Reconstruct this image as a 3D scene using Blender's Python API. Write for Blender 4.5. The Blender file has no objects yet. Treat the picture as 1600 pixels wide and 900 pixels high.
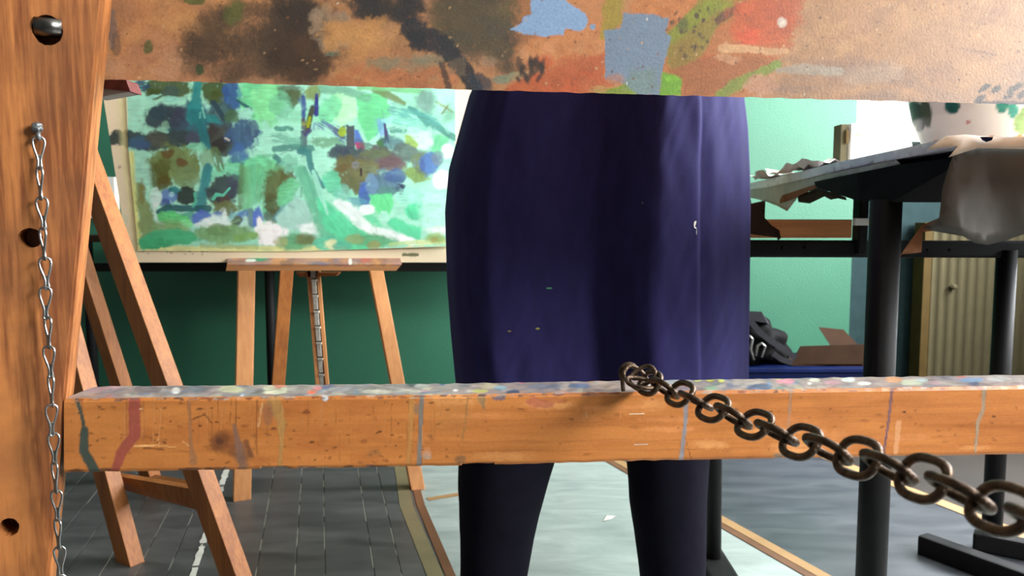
import bpy, bmesh, math, random
import numpy as np
from mathutils import Vector, Matrix, noise as mnoise
random.seed(7)
S = bpy.context.scene
COL = S.collection
PI = math.pi
# ------------------------------------------------------------------ camera
H = 0.80
PITCH = math.radians(5.0)
F = 1250.0
cam_d = bpy.data.cameras.new('camera'); cam = bpy.data.objects.new('camera', cam_d); COL.objects.link(cam)
cam.location = (0, 0, H); cam.rotation_euler = (PI/2 - PITCH, 0, 0)
cam_d.sensor_width = 36; cam_d.lens = F/1600*36; cam_d.clip_start = .02
cam_d.dof.use_dof = True; cam_d.dof.focus_distance = .86; cam_d.dof.aperture_fstop = 13.0
S.camera = cam
# ------------------------------------------------------------------ sky, daylight, exposure
w = bpy.data.worlds.new('sky'); S.world = w; w.use_nodes = True
w.node_tree.nodes['Background'].inputs[0].default_value = (.80, .90, 1, 1)
w.node_tree.nodes['Background'].inputs[1].default_value = 4.0
S.view_settings.view_transform = 'Standard'; S.view_settings.look = 'None'
S.view_settings.gamma = 1; S.view_settings.exposure = 0.45
S.cycles.use_denoising = True
S.cycles.sample_clamp_indirect = 4.0
def area(name, loc, direction, sx, sy, power, col, spread=180):
    l = bpy.data.lights.new(name, 'AREA'); l.shape = 'RECTANGLE'; l.size = sx; l.size_y = sy
    l.energy = power; l.color = col; l.spread = math.radians(spread)
    o = bpy.data.objects.new(name, l); COL.objects.link(o); o.location = loc
    o.rotation_euler = Vector(direction).to_track_quat('-Z', 'Y').to_euler()
    return o
RW = 2.50          # right wall plane
# daylight in the openings of the right wall's two windows and of the far window
area('window_daylight_right_far', (RW+.18, 2.10, 1.70), (-1, -.10, -.15), 2.0, 1.5, 345, (.97, .985, 1))
area('window_daylight_right_near', (RW+.18, -.45, 2.0), (-1, .25, -.3), 1.3, 1.0, 200, (1, .975, .94))
area('window_daylight_far', (2.0, 3.80, 1.85), (0, -1, -.1), 1.0, 1.3, 16, (.93, .97, 1))

# ------------------------------------------------------------------ pixel helpers
cp, sp = math.cos(PITCH), math.sin(PITCH)
def ray(px, py):
    b = -(py-450)/F; a = (px-800)/F
    return Vector((a, cp+b*sp, -sp+b*cp))
def P(px, py, y):
    d = ray(px, py); return Vector((0, 0, H)) + d*(y/d.y)
def G(px, py, z=0.0):
    d = ray(px, py); return Vector((0, 0, H)) + d*((z-H)/d.z)
def srgb(c):
    c = np.asarray(c, float)/255.0
    return np.where(c <= .04045, c/12.92, ((c+.055)/1.055)**2.4)
def rgba(c, g=1.0):
    v = srgb(c)*g; return (float(v[0]), float(v[1]), float(v[2]), 1)

# ------------------------------------------------------------------ materials
def mat(name):
    m = bpy.data.materials.new(name); m.use_nodes = True
    nt = m.node_tree; b = nt.nodes['Principled BSDF']
    return m, nt, b
def N(nt, t, **kw):
    n = nt.nodes.new(t)
    for k, v in kw.items():
        if k in n.inputs.keys(): n.inputs[k].default_value = v
        else: setattr(n, k, v)
    return n
def simple(name, col, rough=.6, metal=0.0, g=1.0, var=.12, scale=20, bump=0.0, bscale=200, coords='Object', stretch=(1,1,1)):
    m, nt, b = mat(name); L = nt.links.new
    tc = N(nt, 'ShaderNodeTexCoord'); mp = N(nt, 'ShaderNodeMapping'); mp.inputs['Scale'].default_value = stretch
    L(tc.outputs[coords], mp.inputs[0])
    n = N(nt, 'ShaderNodeTexNoise', Scale=scale, Detail=4.0); L(mp.outputs[0], n.inputs['Vector'])
    r = N(nt, 'ShaderNodeValToRGB'); c = np.array(rgba(col, g)[:3])
    r.color_ramp.elements[0].position = .3; r.color_ramp.elements[1].position = .7
    r.color_ramp.elements[0].color = (*np.clip(c*(1-var), 0, 1), 1); r.color_ramp.elements[1].color = (*np.clip(c*(1+var), 0, 1), 1)
    L(n.outputs['Fac'], r.inputs[0]); L(r.outputs[0], b.inputs['Base Color'])
    b.inputs['Roughness'].default_value = rough; b.inputs['Metallic'].default_value = metal
    if bump:
        n2 = N(nt, 'ShaderNodeTexNoise', Scale=bscale, Detail=3.0); L(mp.outputs[0], n2.inputs['Vector'])
        bp = N(nt, 'ShaderNodeBump', Strength=bump, Distance=.002); L(n2.outputs['Fac'], bp.inputs['Height']); L(bp.outputs[0], b.inputs['Normal'])
    return m
def wood_nodes(nt, light, dark, axis, dens=1.0, g=1.0, stain=.0, coords='Object', stain_col=(95, 60, 35)):
    """grain stretched along one axis; returns colour and height sockets"""
    L = nt.links.new
    tc = N(nt, 'ShaderNodeTexCoord'); mp = N(nt, 'ShaderNodeMapping')
    sc = [60*dens, 60*dens, 60*dens]; sc[axis] = 2.2*dens; mp.inputs['Scale'].default_value = sc
    L(tc.outputs[coords], mp.inputs[0])
    n = N(nt, 'ShaderNodeTexNoise', Scale=1.6, Detail=6.0, Roughness=.62, Distortion=.35); L(mp.outputs[0], n.inputs['Vector'])
    mp2 = N(nt, 'ShaderNodeMapping'); sc2 = [9*dens, 9*dens, 9*dens]; sc2[axis] = 1.1*dens; mp2.inputs['Scale'].default_value = sc2
    L(tc.outputs[coords], mp2.inputs[0])
    n2 = N(nt, 'ShaderNodeTexNoise', Scale=1.3, Detail=4.0, Distortion=.8); L(mp2.outputs[0], n2.inputs['Vector'])
    mx = N(nt, 'ShaderNodeMath', operation='ADD'); L(n.outputs['Fac'], mx.inputs[0]); L(n2.outputs['Fac'], mx.inputs[1])
    r = N(nt, 'ShaderNodeValToRGB')
    r.color_ramp.elements[0].position = .36; r.color_ramp.elements[1].position = .62
    r.color_ramp.elements[0].color = rgba(dark, g); r.color_ramp.elements[1].color = rgba(light, g)
    hf = N(nt, 'ShaderNodeMath', operation='MULTIPLY'); hf.inputs[1].default_value = .5
    L(mx.outputs[0], hf.inputs[0]); L(hf.outputs[0], r.inputs[0])
    out = r.outputs[0]
    if stain:
        n3 = N(nt, 'ShaderNodeTexNoise', Scale=11.0, Detail=5.0, Roughness=.6); L(tc.outputs[coords], n3.inputs['Vector'])
        r3 = N(nt, 'ShaderNodeValToRGB'); r3.color_ramp.elements[0].position = .52; r3.color_ramp.elements[1].position = .74
        r3.color_ramp.elements[0].color = (0, 0, 0, 1); r3.color_ramp.elements[1].color = (stain, stain, stain, 1)
        L(n3.outputs['Fac'], r3.inputs[0])
        m3 = N(nt, 'ShaderNodeMixRGB'); m3.inputs[2].default_value = rgba(stain_col, g)
        L(r3.outputs[0], m3.inputs[0]); L(out, m3.inputs[1]); out = m3.outputs[0]
    return out, hf.outputs[0]
def wood(name, light, dark, axis=2, dens=1.0, rough=.5, g=1.0, stain=.0, bump=.35):
    m, nt, b = mat(name); c, h = wood_nodes(nt, light, dark, axis, dens, g, stain)
    nt.links.new(c, b.inputs['Base Color']); b.inputs['Roughness'].default_value = rough
    bp = N(nt, 'ShaderNodeBump', Strength=bump, Distance=.001); nt.links.new(h, bp.inputs['Height']); nt.links.new(bp.outputs[0], b.inputs['Normal'])
    return m
def painted(name, under=None, rough=.45, fine=.10, fscale=260, bump=.25):
    """colour laid on by brush lives in the attribute 'paint' (alpha = cover), over bare wood when under is given"""
    m, nt, b = mat(name); L = nt.links.new
    at = N(nt, 'ShaderNodeAttribute'); at.attribute_name = 'paint'
    tc = N(nt, 'ShaderNodeTexCoord'); n = N(nt, 'ShaderNodeTexNoise', Scale=fscale, Detail=3.0); L(tc.outputs['Object'], n.inputs['Vector'])
    r = N(nt, 'ShaderNodeValToRGB'); lo = 1-fine*2; r.color_ramp.elements[0].position = .3; r.color_ramp.elements[1].position = .7
    r.color_ramp.elements[0].color = (lo, lo, lo, 1); r.color_ramp.elements[1].color = (1, 1, 1, 1); L(n.outputs['Fac'], r.inputs[0])
    src = at.outputs['Color']; hsock = n.outputs['Fac']
    if under:
        c, h = wood_nodes(nt, *under)
        mx = N(nt, 'ShaderNodeMixRGB'); L(at.outputs['Alpha'], mx.inputs[0]); L(c, mx.inputs[1]); L(src, mx.inputs[2]); src = mx.outputs[0]; hsock = h
    mu = N(nt, 'ShaderNodeMixRGB', blend_type='MULTIPLY'); mu.inputs[0].default_value = 1; L(src, mu.inputs[1]); L(r.outputs[0], mu.inputs[2])
    L(mu.outputs[0], b.inputs['Base Color']); b.inputs['Roughness'].default_value = rough
    bp = N(nt, 'ShaderNodeBump', Strength=bump, Distance=.001); L(hsock, bp.inputs['Height']); L(bp.outputs[0], b.inputs['Normal'])
    return m
M = {}
M['post'] = wood('pine_post', (176, 112, 60), (112, 62, 30), 2, 2.0, .5, 1.0, .6)
for e_ in [n for n in M['post'].node_tree.nodes if n.type == 'VALTORGB'][:1]: e_.color_ramp.elements[0].position = .40; e_.color_ramp.elements[1].position = .57
M['easel'] = wood('easel_beech', (216, 154, 98), (184, 120, 70), 2, .8, .5, 1.0, .15)
M['easel_dark'] = wood('easel_old_pine', (184, 116, 56), (140, 80, 36), 2, 1.5, .55, 1.0, .3)
M['black'] = simple('black_powder_coat', (22, 22, 23), .6, .0, 1, .15, 60)
M['black'].node_tree.nodes['Principled BSDF'].inputs['Specular IOR Level'].default_value = .18
M['matte_black'] = simple('matte_black', (17, 16, 19), .9); M['matte_black'].node_tree.nodes['Principled BSDF'].inputs['Specular IOR Level'].default_value = .1
M['rack'] = simple('grey_rack_steel', (196, 194, 184), .4, .15, 1, .2, 90)
M['dim_wall'] = simple('grey_wall_paint', (76, 78, 76), .9)
M['steel'] = simple('zinc_steel', (170, 170, 168), .3, 1, 1, .25, 150)
M['rust'] = simple('rusty_chain_steel', (84, 68, 54), .38, .8, 1, .6, 120, .4, 500)
M['linen'] = simple('navy_linen', (39, 36, 82), .9, 0, 1, .16, 45, .25, 900, stretch=(1, 1, .35))
b_ = M['linen'].node_tree.nodes['Principled BSDF']; b_.inputs['Sheen Weight'].default_value = .12; b_.inputs['Sheen Tint'].default_value = (.3, .3, .9, 1); b_.inputs['Specular IOR Level'].default_value = .2
M['trouser'] = simple('dark_trouser_cloth', (19, 18, 30), .95, 0, 1, .15, 50, .2, 900)
M['skin'] = simple('skin', (196, 146, 120), .5)
M['hair'] = simple('brown_hair', (70, 48, 34), .6, stretch=(6, 6, 1), var=.4)
M['shoe'] = simple('black_leather', (30, 28, 28), .4)
M['plaster'] = simple('plaster_white', (150, 150, 145), .9, bump=.2)
M['green'] = simple('green_wall_paint', (46, 104, 80), .5, 0, 1, .06, 3, .55, 170)
M['blue_wall'] = simple('blue_grey_paint', (38, 56, 58), .75, bump=.2, bscale=170)
M['sill'] = simple('white_sill', (225, 228, 224), .5)
M['radiator'] = simple('cream_enamel', (82, 76, 56), .55, var=.06)
M['ochre'] = simple('ochre_pipe', (80, 64, 34), .6)
M['paper'] = simple('paper', (205, 200, 192), .8)
M['kraft'] = simple('brown_paper', (136, 92, 66), .85)
M['card'] = simple('cardboard', (50, 34, 23), .85)
M['white'] = simple('white_gesso', (238, 234, 224), .6, var=.03)
M['blue_plastic'] = simple('blue_plastic', (5, 20, 62), .6)
M['bag'] = simple('black_nylon', (11, 11, 12), .75, bump=.4, bscale=300)
M['grey_strap'] = simple('grey_webbing', (42, 42, 46), .8)
M['tape_old'] = simple('old_brown_tape', (112, 76, 54), .4, var=.15, scale=14)
M['tape_pale'] = simple('pale_masking_tape', (160, 126, 84), .55, var=.08)
M['tape_olive'] = simple('olive_tape', (122, 112, 84), .45, var=.12, scale=14)
M['chalk'] = simple('white_line_paint', (215, 215, 205), .7)
M['tabletop'] = simple('grey_laminate', (176, 172, 178), .5)
M['wood_box'] = wood('varnished_board', (210, 142, 84), (176, 104, 54), 0, .8, .4)
for k_ in ('bag', 'card', 'grey_strap', 'blue_plastic', 'trouser', 'radiator', 'ochre', 'kraft', 'shoe', 'blue_wall'): M[k_].node_tree.nodes['Principled BSDF'].inputs['Specular IOR Level'].default_value = .12
def translucent(name, col, alpha, rough=.35):
    m, nt, b = mat(name); b.inputs['Base Color'].default_value = rgba(col); b.inputs['Alpha'].default_value = alpha
    b.inputs['Roughness'].default_value = rough
    return m
M['plastic'] = translucent('milky_plastic_sheet', (74, 73, 69), .97, .55)
def glass():
    m = bpy.data.materials.new('window_glass'); m.use_nodes = True; nt = m.node_tree; nt.nodes.clear()
    o = N(nt, 'ShaderNodeOutputMaterial'); t = N(nt, 'ShaderNodeBsdfTransparent'); g = N(nt, 'ShaderNodeBsdfGlossy', Roughness=.02)
    mx = N(nt, 'ShaderNodeMixShader'); mx.inputs[0].default_value = .06
    nt.links.new(t.outputs[0], mx.inputs[1]); nt.links.new(g.outputs[0], mx.inputs[2]); nt.links.new(mx.outputs[0], o.inputs[0]); return m
M['glass'] = glass()
def floor_mat(name, base, hi, rough, rvar=.1):
    m, nt, b = mat(name); L = nt.links.new
    tc = N(nt, 'ShaderNodeTexCoord')
    mp = N(nt, 'ShaderNodeMapping'); mp.inputs['Scale'].default_value = (2, 7, 1); L(tc.outputs['Generated' if 0 else 'Object'], mp.inputs[0])
    n = N(nt, 'ShaderNodeTexNoise', Scale=2.2, Detail=7.0, Roughness=.6, Distortion=.6); L(mp.outputs[0], n.inputs['Vector'])
    r = N(nt, 'ShaderNodeValToRGB'); r.color_ramp.elements[0].position = .32; r.color_ramp.elements[1].position = .72
    r.color_ramp.elements[0].color = rgba(base); r.color_ramp.elements[1].color = rgba(hi); L(n.outputs['Fac'], r.inputs[0])
    # short scuffs
    mp2 = N(nt, 'ShaderNodeMapping'); mp2.inputs['Scale'].default_value = (14, 55, 1); mp2.inputs['Rotation'].default_value = (0, 0, .5); L(tc.outputs['Object'], mp2.inputs[0])
    n2 = N(nt, 'ShaderNodeTexNoise', Scale=1.5, Detail=5.0, Roughness=.7); L(mp2.outputs[0], n2.inputs['Vector'])
    r2 = N(nt, 'ShaderNodeValToRGB'); r2.color_ramp.elements[0].position = .70; r2.color_ramp.elements[1].position = .78
    r2.color_ramp.elements[0].color = (0, 0, 0, 1); r2.color_ramp.elements[1].color = (.45, .45, .45, 1); L(n2.outputs['Fac'], r2.inputs[0])
    mx = N(nt, 'ShaderNodeMixRGB'); mx.inputs[2].default_value = rgba((190, 192, 188)); L(r2.outputs[0], mx.inputs[0]); L(r.outputs[0], mx.inputs[1])
    L(mx.outputs[0], b.inputs['Base Color'])
    mr = N(nt, 'ShaderNodeMapRange'); mr.inputs['To Min'].default_value = rough-rvar; mr.inputs['To Max'].default_value = rough+rvar
    L(n.outputs['Fac'], mr.inputs['Value']); L(mr.outputs[0], b.inputs['Roughness'])
    return m
M['plank'] = floor_mat('dark_floor_paint', (66, 67, 67), (98, 98, 97), .42)
M['sheet_dark'] = floor_mat('dark_blue_grey_lino', (56, 60, 66), (82, 86, 90), .36)
M['sheet_light'] = floor_mat('pale_green_grey_lino', (146, 158, 154), (176, 186, 182), .2, .05)
M['subfloor'] = simple('brown_board_floor', (40, 32, 26), .6, var=.3, scale=6)
M['filler'] = simple('joint_filler', (190, 190, 176), .8, var=.5, scale=9)
fn_ = [n for n in M['filler'].node_tree.nodes if n.type == 'VALTORGB'][0].color_ramp.elements
fn_[0].position = .46; fn_[1].position = .54; fn_[0].color = rgba((84, 84, 82)); fn_[1].color = rgba((215, 214, 200))

# ------------------------------------------------------------------ object helpers
def link(o, parent=None, **props):
    COL.objects.link(o)
    if parent: o.parent = parent
    for k, v in props.items(): o[k] = v
    return o
def empty(name, loc=(0, 0, 0), **props):
    o = bpy.data.objects.new(name, None); o.location = loc; return link(o, None, **props)
def from_bm(name, bm, m, parent=None, smooth=False, **props):
    me = bpy.data.meshes.new(name); bmesh.ops.recalc_face_normals(bm, faces=bm.faces); bm.to_mesh(me); bm.free()
    me.materials.append(m)
    if smooth: me.polygons.foreach_set('use_smooth', [True]*len(me.polygons))
    o = bpy.data.objects.new(name, me); link(o, parent, **props)
    if parent: o.matrix_parent_inverse = Matrix.Translation(parent.location).inverted()
    return o
def from_py(name, v, f, m, parent=None, smooth=False, **props):
    me = bpy.data.meshes.new(name); me.from_pydata([tuple(x) for x in v], [], f); me.update(); me.materials.append(m)
    if smooth: me.polygons.foreach_set('use_smooth', [True]*len(me.polygons))
    o = bpy.data.objects.new(name, me); link(o, parent, **props)
    if parent: o.matrix_parent_inverse = Matrix.Translation(parent.location).inverted()
    return o
def hexa(bm, c, bev=0.0):
    """c: 8 corners, bottom loop then top loop"""
    vs = [bm.verts.new(x) for x in c]
    fs = [(0, 3, 2, 1), (4, 5, 6, 7), (0, 1, 5, 4), (1, 2, 6, 5), (2, 3, 7, 6), (3, 0, 4, 7)]
    faces = [bm.faces.new([vs[i] for i in f]) for f in fs]
    if bev:
        es = list({e for f in faces for e in f.edges})
        bmesh.ops.bevel(bm, geom=es, offset=bev, segments=2, profile=.6, affect='EDGES')
def box(bm, lo, hi, bev=0.0):
    x0, y0, z0 = lo; x1, y1, z1 = hi
    hexa(bm, [(x0,y0,z0),(x1,y0,z0),(x1,y1,z0),(x0,y1,z0),(x0,y0,z1),(x1,y0,z1),(x1,y1,z1),(x0,y1,z1)], bev)
def beam(bm, a, b, w, d, side=(1, 0, 0), bev=.002, taper=1.0, flat=None):
    """box from a to b, w along 'side', d across it. flat: z of a level foot cut at a"""
    a = Vector(a); b = Vector(b); ax = (b-a).normalized(); s = Vector(side); s = (s-ax*s.dot(ax)).normalized(); t = ax.cross(s)
    c = []
    for p, k in ((a, 1), (b, taper)):
        for i, j in ((-1,-1),(1,-1),(1,1),(-1,1)): c.append(p+s*(i*w/2*k)+t*(j*d/2*k))
    if flat is not None:
        for i in range(4): c[i] = c[i]-ax*((c[i].z-flat)/ax.z)
    hexa(bm, c, bev)
def tube(bm, pts, r, n=12, closed=False, cap=True):
    pts = [Vector(p) for p in pts]; rings = []; m = len(pts); prev = None
    for i, p in enumerate(pts):
        if closed: t = (pts[(i+1) % m]-pts[i-1]).normalized()
        else: t = (pts[min(i+1, m-1)]-pts[max(i-1, 0)]).normalized()
        if prev is None:
            u = t.orthogonal().normalized()
        else:
            u = (prev-t*prev.dot(t)).normalized()
        prev = u; v = t.cross(u); rr = r[i] if isinstance(r, (list, tuple)) else r
        rings.append([bm.verts.new(p+(u*math.cos(2*PI*k/n)+v*math.sin(2*PI*k/n))*rr) for k in range(n)])
    for i in range(m if closed else m-1):
        A, B = rings[i], rings[(i+1) % m]
        for k in range(n): bm.faces.new([A[k], A[(k+1) % n], B[(k+1) % n], B[k]])
    if not closed and cap:
        bm.faces.new(rings[0]); bm.faces.new(rings[-1])
def loft(bm, rings, cap=True):
    R = [[bm.verts.new(p) for p in r] for r in rings]; n = len(R[0])
    for A, B in zip(R, R[1:]):
        for k in range(n): bm.faces.new([A[k], A[(k+1) % n], B[(k+1) % n], B[k]])
    if cap: bm.faces.new(R[0]); bm.faces.new(R[-1])

# ------------------------------------------------------------------ brush painting into vertex colours
def _hash(ix, iy, seed):
    h = (ix.astype(np.int64)*374761393 + iy.astype(np.int64)*668265263 + seed*1442695041) & 0xffffffff
    h = ((h ^ (h >> 13))*1274126177) & 0xffffffff
    return ((h ^ (h >> 16)) & 0xffff)/65535.0
def vnoise(x, y, seed=0):
    ix = np.floor(x); iy = np.floor(y); fx = x-ix; fy = y-iy; fx = fx*fx*(3-2*fx); fy = fy*fy*(3-2*fy)
    a = _hash(ix, iy, seed); b = _hash(ix+1, iy, seed); c = _hash(ix, iy+1, seed); d = _hash(ix+1, iy+1, seed)
    return (a*(1-fx)+b*fx)*(1-fy)+(c*(1-fx)+d*fx)*fy
def fbm(x, y, seed=0, o=3):
    s = 0; a = .5; t = 0
    for i in range(o): s = s+a*vnoise(x*2**i, y*2**i, seed+i*17); t += a; a *= .5
    return s/t
def sstep(x, a, b):
    t = np.clip((x-a)/(b-a), 0, 1); return t*t*(3-2*t)
class Canvas:
    def __init__(s, X, Y, base=None):
        s.X = X; s.Y = Y; s.C = np.zeros((X.size, 3)); s.A = np.zeros(X.size); s.k = 0
        if base is not None: s.C[:] = srgb(base); s.A[:] = 1
        s.gx = s.gy = 0
    def _mix(s, idx, al, col, jit, X, Y, brl, bra):
        c = srgb(col)[None, :]
        ca, sa = math.cos(bra), math.sin(bra); u = X*ca+Y*sa; v = -X*sa+Y*ca
        n = fbm(u/brl, v/2.2, s.k*7+3, 2); n2 = fbm(X/14, Y/14, s.k*5+1, 2)
        c = c*(1+jit*(n-.5)[:, None]*1.6+jit*(n2-.5)[:, None]*1.6)
        a0 = s.A[idx]; al = np.clip(al, 0, 1); an = al+a0*(1-al)
        k = np.where(an > 1e-6, al/np.maximum(an, 1e-6), 0)
        s.C[idx] = s.C[idx]*(1-k)[:, None]+np.clip(c, 0, 1)*k[:, None]; s.A[idx] = an
    def blob(s, cx, cy, rx, ry, col, op=1.0, ang=0, e=.35, soft=.16, dry=0.0, bra=0.0, brl=12, jit=.25, ns=9):
        s.k += 1; R = max(rx, ry)*1.9
        idx = np.nonzero((abs(s.X-cx) < R) & (abs(s.Y-cy) < R))[0]
        if not idx.size: return
        X = s.X[idx]; Y = s.Y[idx]; a = math.radians(ang); u = ((X-cx)*math.cos(a)+(Y-cy)*math.sin(a))/rx; v = (-(X-cx)*math.sin(a)+(Y-cy)*math.cos(a))/ry
        d = np.sqrt(u*u+v*v)+(fbm(X/ns, Y/ns, s.k*13, 3)-.5)*2*e
        d += (vnoise(X/2.3, Y/2.3, s.k*3)-.5)*e*.35
        al = 1-sstep(d, 1-soft, 1+soft)
        s._fin(idx, X, Y, al, d, col, op, dry, bra, brl, jit)
    def _fin(s, idx, X, Y, al, d, col, op, dry, bra, brl, jit):
        if dry:
            a = math.radians(bra); u = X*math.cos(a)+Y*math.sin(a); v = -X*math.sin(a)+Y*math.cos(a)
            n = fbm(u/brl, v/1.8, s.k*29, 2); al = al*sstep(n, dry*.75-.12, dry*.75+.12)
        s._mix(idx, al*op, col, jit, X, Y, brl, math.radians(bra))
    def line(s, pts, wd, col, op=1.0, e=.3, soft=.2, dry=0.0, brl=14, jit=.2, ns=6):
        s.k += 1; pts = np.array(pts, float); R = (max(wd) if isinstance(wd, (list, tuple)) else wd)*1.3+3
        lo = pts.min(0)-R; hi = pts.max(0)+R
        idx = np.nonzero((s.X > lo[0]) & (s.X < hi[0]) & (s.Y > lo[1]) & (s.Y < hi[1]))[0]
        if not idx.size: return
        X = s.X[idx]; Y = s.Y[idx]; best = np.full(X.size, 1e9); m = len(pts)
        ws = wd if isinstance(wd, (list, tuple)) else [wd]*m
        for i in range(m-1):
            a, b = pts[i], pts[i+1]; ab = b-a; t = np.clip(((X-a[0])*ab[0]+(Y-a[1])*ab[1])/max(ab@ab, 1e-6), 0, 1)
            dd = np.hypot(X-a[0]-t*ab[0], Y-a[1]-t*ab[1])/((ws[i]*(1-t)+ws[i+1]*t)/2); best = np.minimum(best, dd)
        d = best+(fbm(X/ns, Y/ns, s.k*13, 3)-.5)*2*e
        al = 1-sstep(d, 1-soft, 1+soft); dv = pts[-1]-pts[0]
        s._fin(idx, X, Y, al, d, col, op, dry, math.degrees(math.atan2(dv[1], dv[0])), brl, jit)
    def poly(s, pts, col, op=1.0, e=2.0, soft=1.2, dry=0.0, bra=0, brl=14, jit=.15, ns=7):
        s.k += 1; pts = np.array(pts, float); lo = pts.min(0)-8; hi = pts.max(0)+8
        idx = np.nonzero((s.X > lo[0]) & (s.X < hi[0]) & (s.Y > lo[1]) & (s.Y < hi[1]))[0]
        if not idx.size: return
        X = s.X[idx]; Y = s.Y[idx]; ins = np.zeros(X.size, bool); best = np.full(X.size, 1e9); m = len(pts)
        for i in range(m):
            a, b = pts[i], pts[(i+1) % m]; ab = b-a; t = np.clip(((X-a[0])*ab[0]+(Y-a[1])*ab[1])/max(ab@ab, 1e-6), 0, 1)
            best = np.minimum(best, np.hypot(X-a[0]-t*ab[0], Y-a[1]-t*ab[1]))
            c = ((a[1] > Y) != (b[1] > Y)); xi = (b[0]-a[0])*(Y-a[1])/((b[1]-a[1]) if b[1] != a[1] else 1e-9)+a[0]
            ins ^= c & (X < xi)
        d = np.where(ins, -best, best)+(fbm(X/ns, Y/ns, s.k*13, 3)-.5)*2*e
        al = 1-sstep(d, -soft, soft)
        s._fin(idx, X, Y, al, d, col, op, dry, bra, brl, jit)
def project(V):
    V = np.asarray(V, float); x = V[:, 0]; y = V[:, 1]; z = V[:, 2]-H
    dep = y*cp-z*sp; up = y*sp+z*cp
    return 800+F*x/dep, 450-F*up/dep
def put_paint(me, cv):
    at = me.color_attributes.new('paint', 'FLOAT_COLOR', 'POINT')
    at.data.foreach_set('color', np.concatenate([cv.C, cv.A[:, None]], 1).astype(np.float32).ravel())
def grid_slab(name, us, vs, fn, thick, m, parent=None, **props):
    """dense front surface fn(u,v)->point array, backed by a coarse rim and back of 'thick' (vector)"""
    U, V = np.meshgrid(us, vs); pts = fn(U.ravel(), V.ravel()); nu, nv = len(us), len(vs)
    idx = np.arange(nu*nv).reshape(nv, nu)
    q = np.stack([idx[:-1, :-1], idx[:-1, 1:], idx[1:, 1:], idx[1:, :-1]], -1).reshape(-1, 4)
    cnt = nu*nv; q2 = (q[:, ::-1]+cnt); rim = list(idx[0, :])+list(idx[1:, -1])+list(idx[-1, -2::-1])+list(idx[-2:0:-1, 0])
    back = pts+np.asarray(thick)[None, :]
    faces = q.tolist()+q2.tolist(); k = len(rim)
    for i in range(k): a_, b_ = int(rim[i]), int(rim[(i+1) % k]); faces.append([a_, a_+cnt, b_+cnt, b_])
    allp = np.vstack([pts, back]); me = bpy.data.meshes.new(name); me.from_pydata(allp.tolist(), [], faces); me.update(); me.materials.append(m)
    o = bpy.data.objects.new(name, me); link(o, parent, **props)
    if parent: o.matrix_parent_inverse = Matrix.Translation(parent.location).inverted()
    return o, allp
# ================================================================== THE SETTING
FW = 3.5; CEIL = 2.9; LW = -2.4; BW = -2.6
NX = P(1329, 450, FW).x                       # where the green wall ends and the window niche starts
def struct(name, bm, m, **kw): return from_bm(name, bm, m, kind='structure', **kw)
bm = bmesh.new(); box(bm, (LW-.1, BW-.1, -.12), (RW+.3, FW+.4, -.012)); floor = struct('floor', bm, M['subfloor'])
bm = bmesh.new(); box(bm, (LW-.1, FW, -.012), (NX, FW+.2, CEIL)); struct('wall_back', bm, M['green'])
NB = FW+.16
bm = bmesh.new(); box(bm, (NX, NB, -.012), (RW+.3, NB+.04, 1.13)); struct('wall_niche', bm, M['blue_wall'])
bm = bmesh.new(); box(bm, (NX, FW+.01, 1.13), (RW, NB+.04, 1.155), .004); struct('trim_1', bm, M['sill'], label='white window sill over the radiator')
bm = bmesh.new(); box(bm, (NX, NB-.02, 2.5), (RW+.3, NB+.06, CEIL)); struct('wall_lintel', bm, M['plaster'])
bm = bmesh.new(); box(bm, (LW-.1, BW-.1, -.012), (LW, FW, CEIL)); struct('wall_left', bm, M['dim_wall'])
bm = bmesh.new(); box(bm, (LW, BW-.1, -.012), (RW+.1, BW, CEIL)); struct('wall_front', bm, M['dim_wall'])
bm = bmesh.new(); box(bm, (LW-.1, BW-.1, CEIL), (RW+.3, FW+.4, CEIL+.1)); struct('ceiling', bm, M['plaster'])
# right wall with two window openings
ops = [(-1.3, .4), (1.1, 3.1)]; Z0, Z1 = .92, 2.48
bm = bmesh.new(); ys = [BW, -1.9, .4, 1.2, 3.1, NB]
box(bm, (RW, BW, -.012), (RW+.1, NB, Z0)); box(bm, (RW, BW, Z1), (RW+.1, NB, CEIL))
for a, b in ((BW, -1.3), (.4, 1.1), (3.1, NB)): box(bm, (RW, a, Z0), (RW+.1, b, Z1))
struct('wall_right', bm, M['plaster'])
def window(name, o, ux, w_, z0, z1, n):
    """frame, mullions and pane; o = lower left corner, ux = unit vector along the wall"""
    e = bpy.data.objects.new(name, None); e.location = o; COL.objects.link(e); e['kind'] = 'structure'
    o = Vector(o); ux = Vector(ux); nrm = Vector((-ux.y, ux.x, 0)); bm = bmesh.new(); h = z1-z0
    def bar(a, b, c, d):
        p = [o+ux*a+Vector((0, 0, c))-nrm*.03, o+ux*b+Vector((0, 0, c))-nrm*.03, o+ux*b+Vector((0, 0, c))+nrm*.03, o+ux*a+Vector((0, 0, c))+nrm*.03]
        hexa(bm, p+[q+Vector((0, 0, d-c)) for q in p], .003)
    bar(0, w_, 0, .06); bar(0, w_, h-.06, h); bar(0, .05, .06, h-.06); bar(w_-.05, w_, .06, h-.06)
    for k in range(1, n): bar(w_*k/n-.03, w_*k/n+.03, .06, h-.06)
    from_bm('window_frame', bm, M['white'], e)
    for k in range(n):
        bm = bmesh.new(); a, b = w_*k/n+.03, w_*(k+1)/n-.03
        p = [o+ux*a+Vector((0, 0, .05))-nrm*.003, o+ux*b+Vector((0, 0, .05))-nrm*.003, o+ux*b+Vector((0, 0, .05))+nrm*.003, o+ux*a+Vector((0, 0, .05))+nrm*.003]
        hexa(bm, p+[q+Vector((0, 0, h-.1)) for q in p]); from_bm('pane', bm, M['glass'], e)
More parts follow.
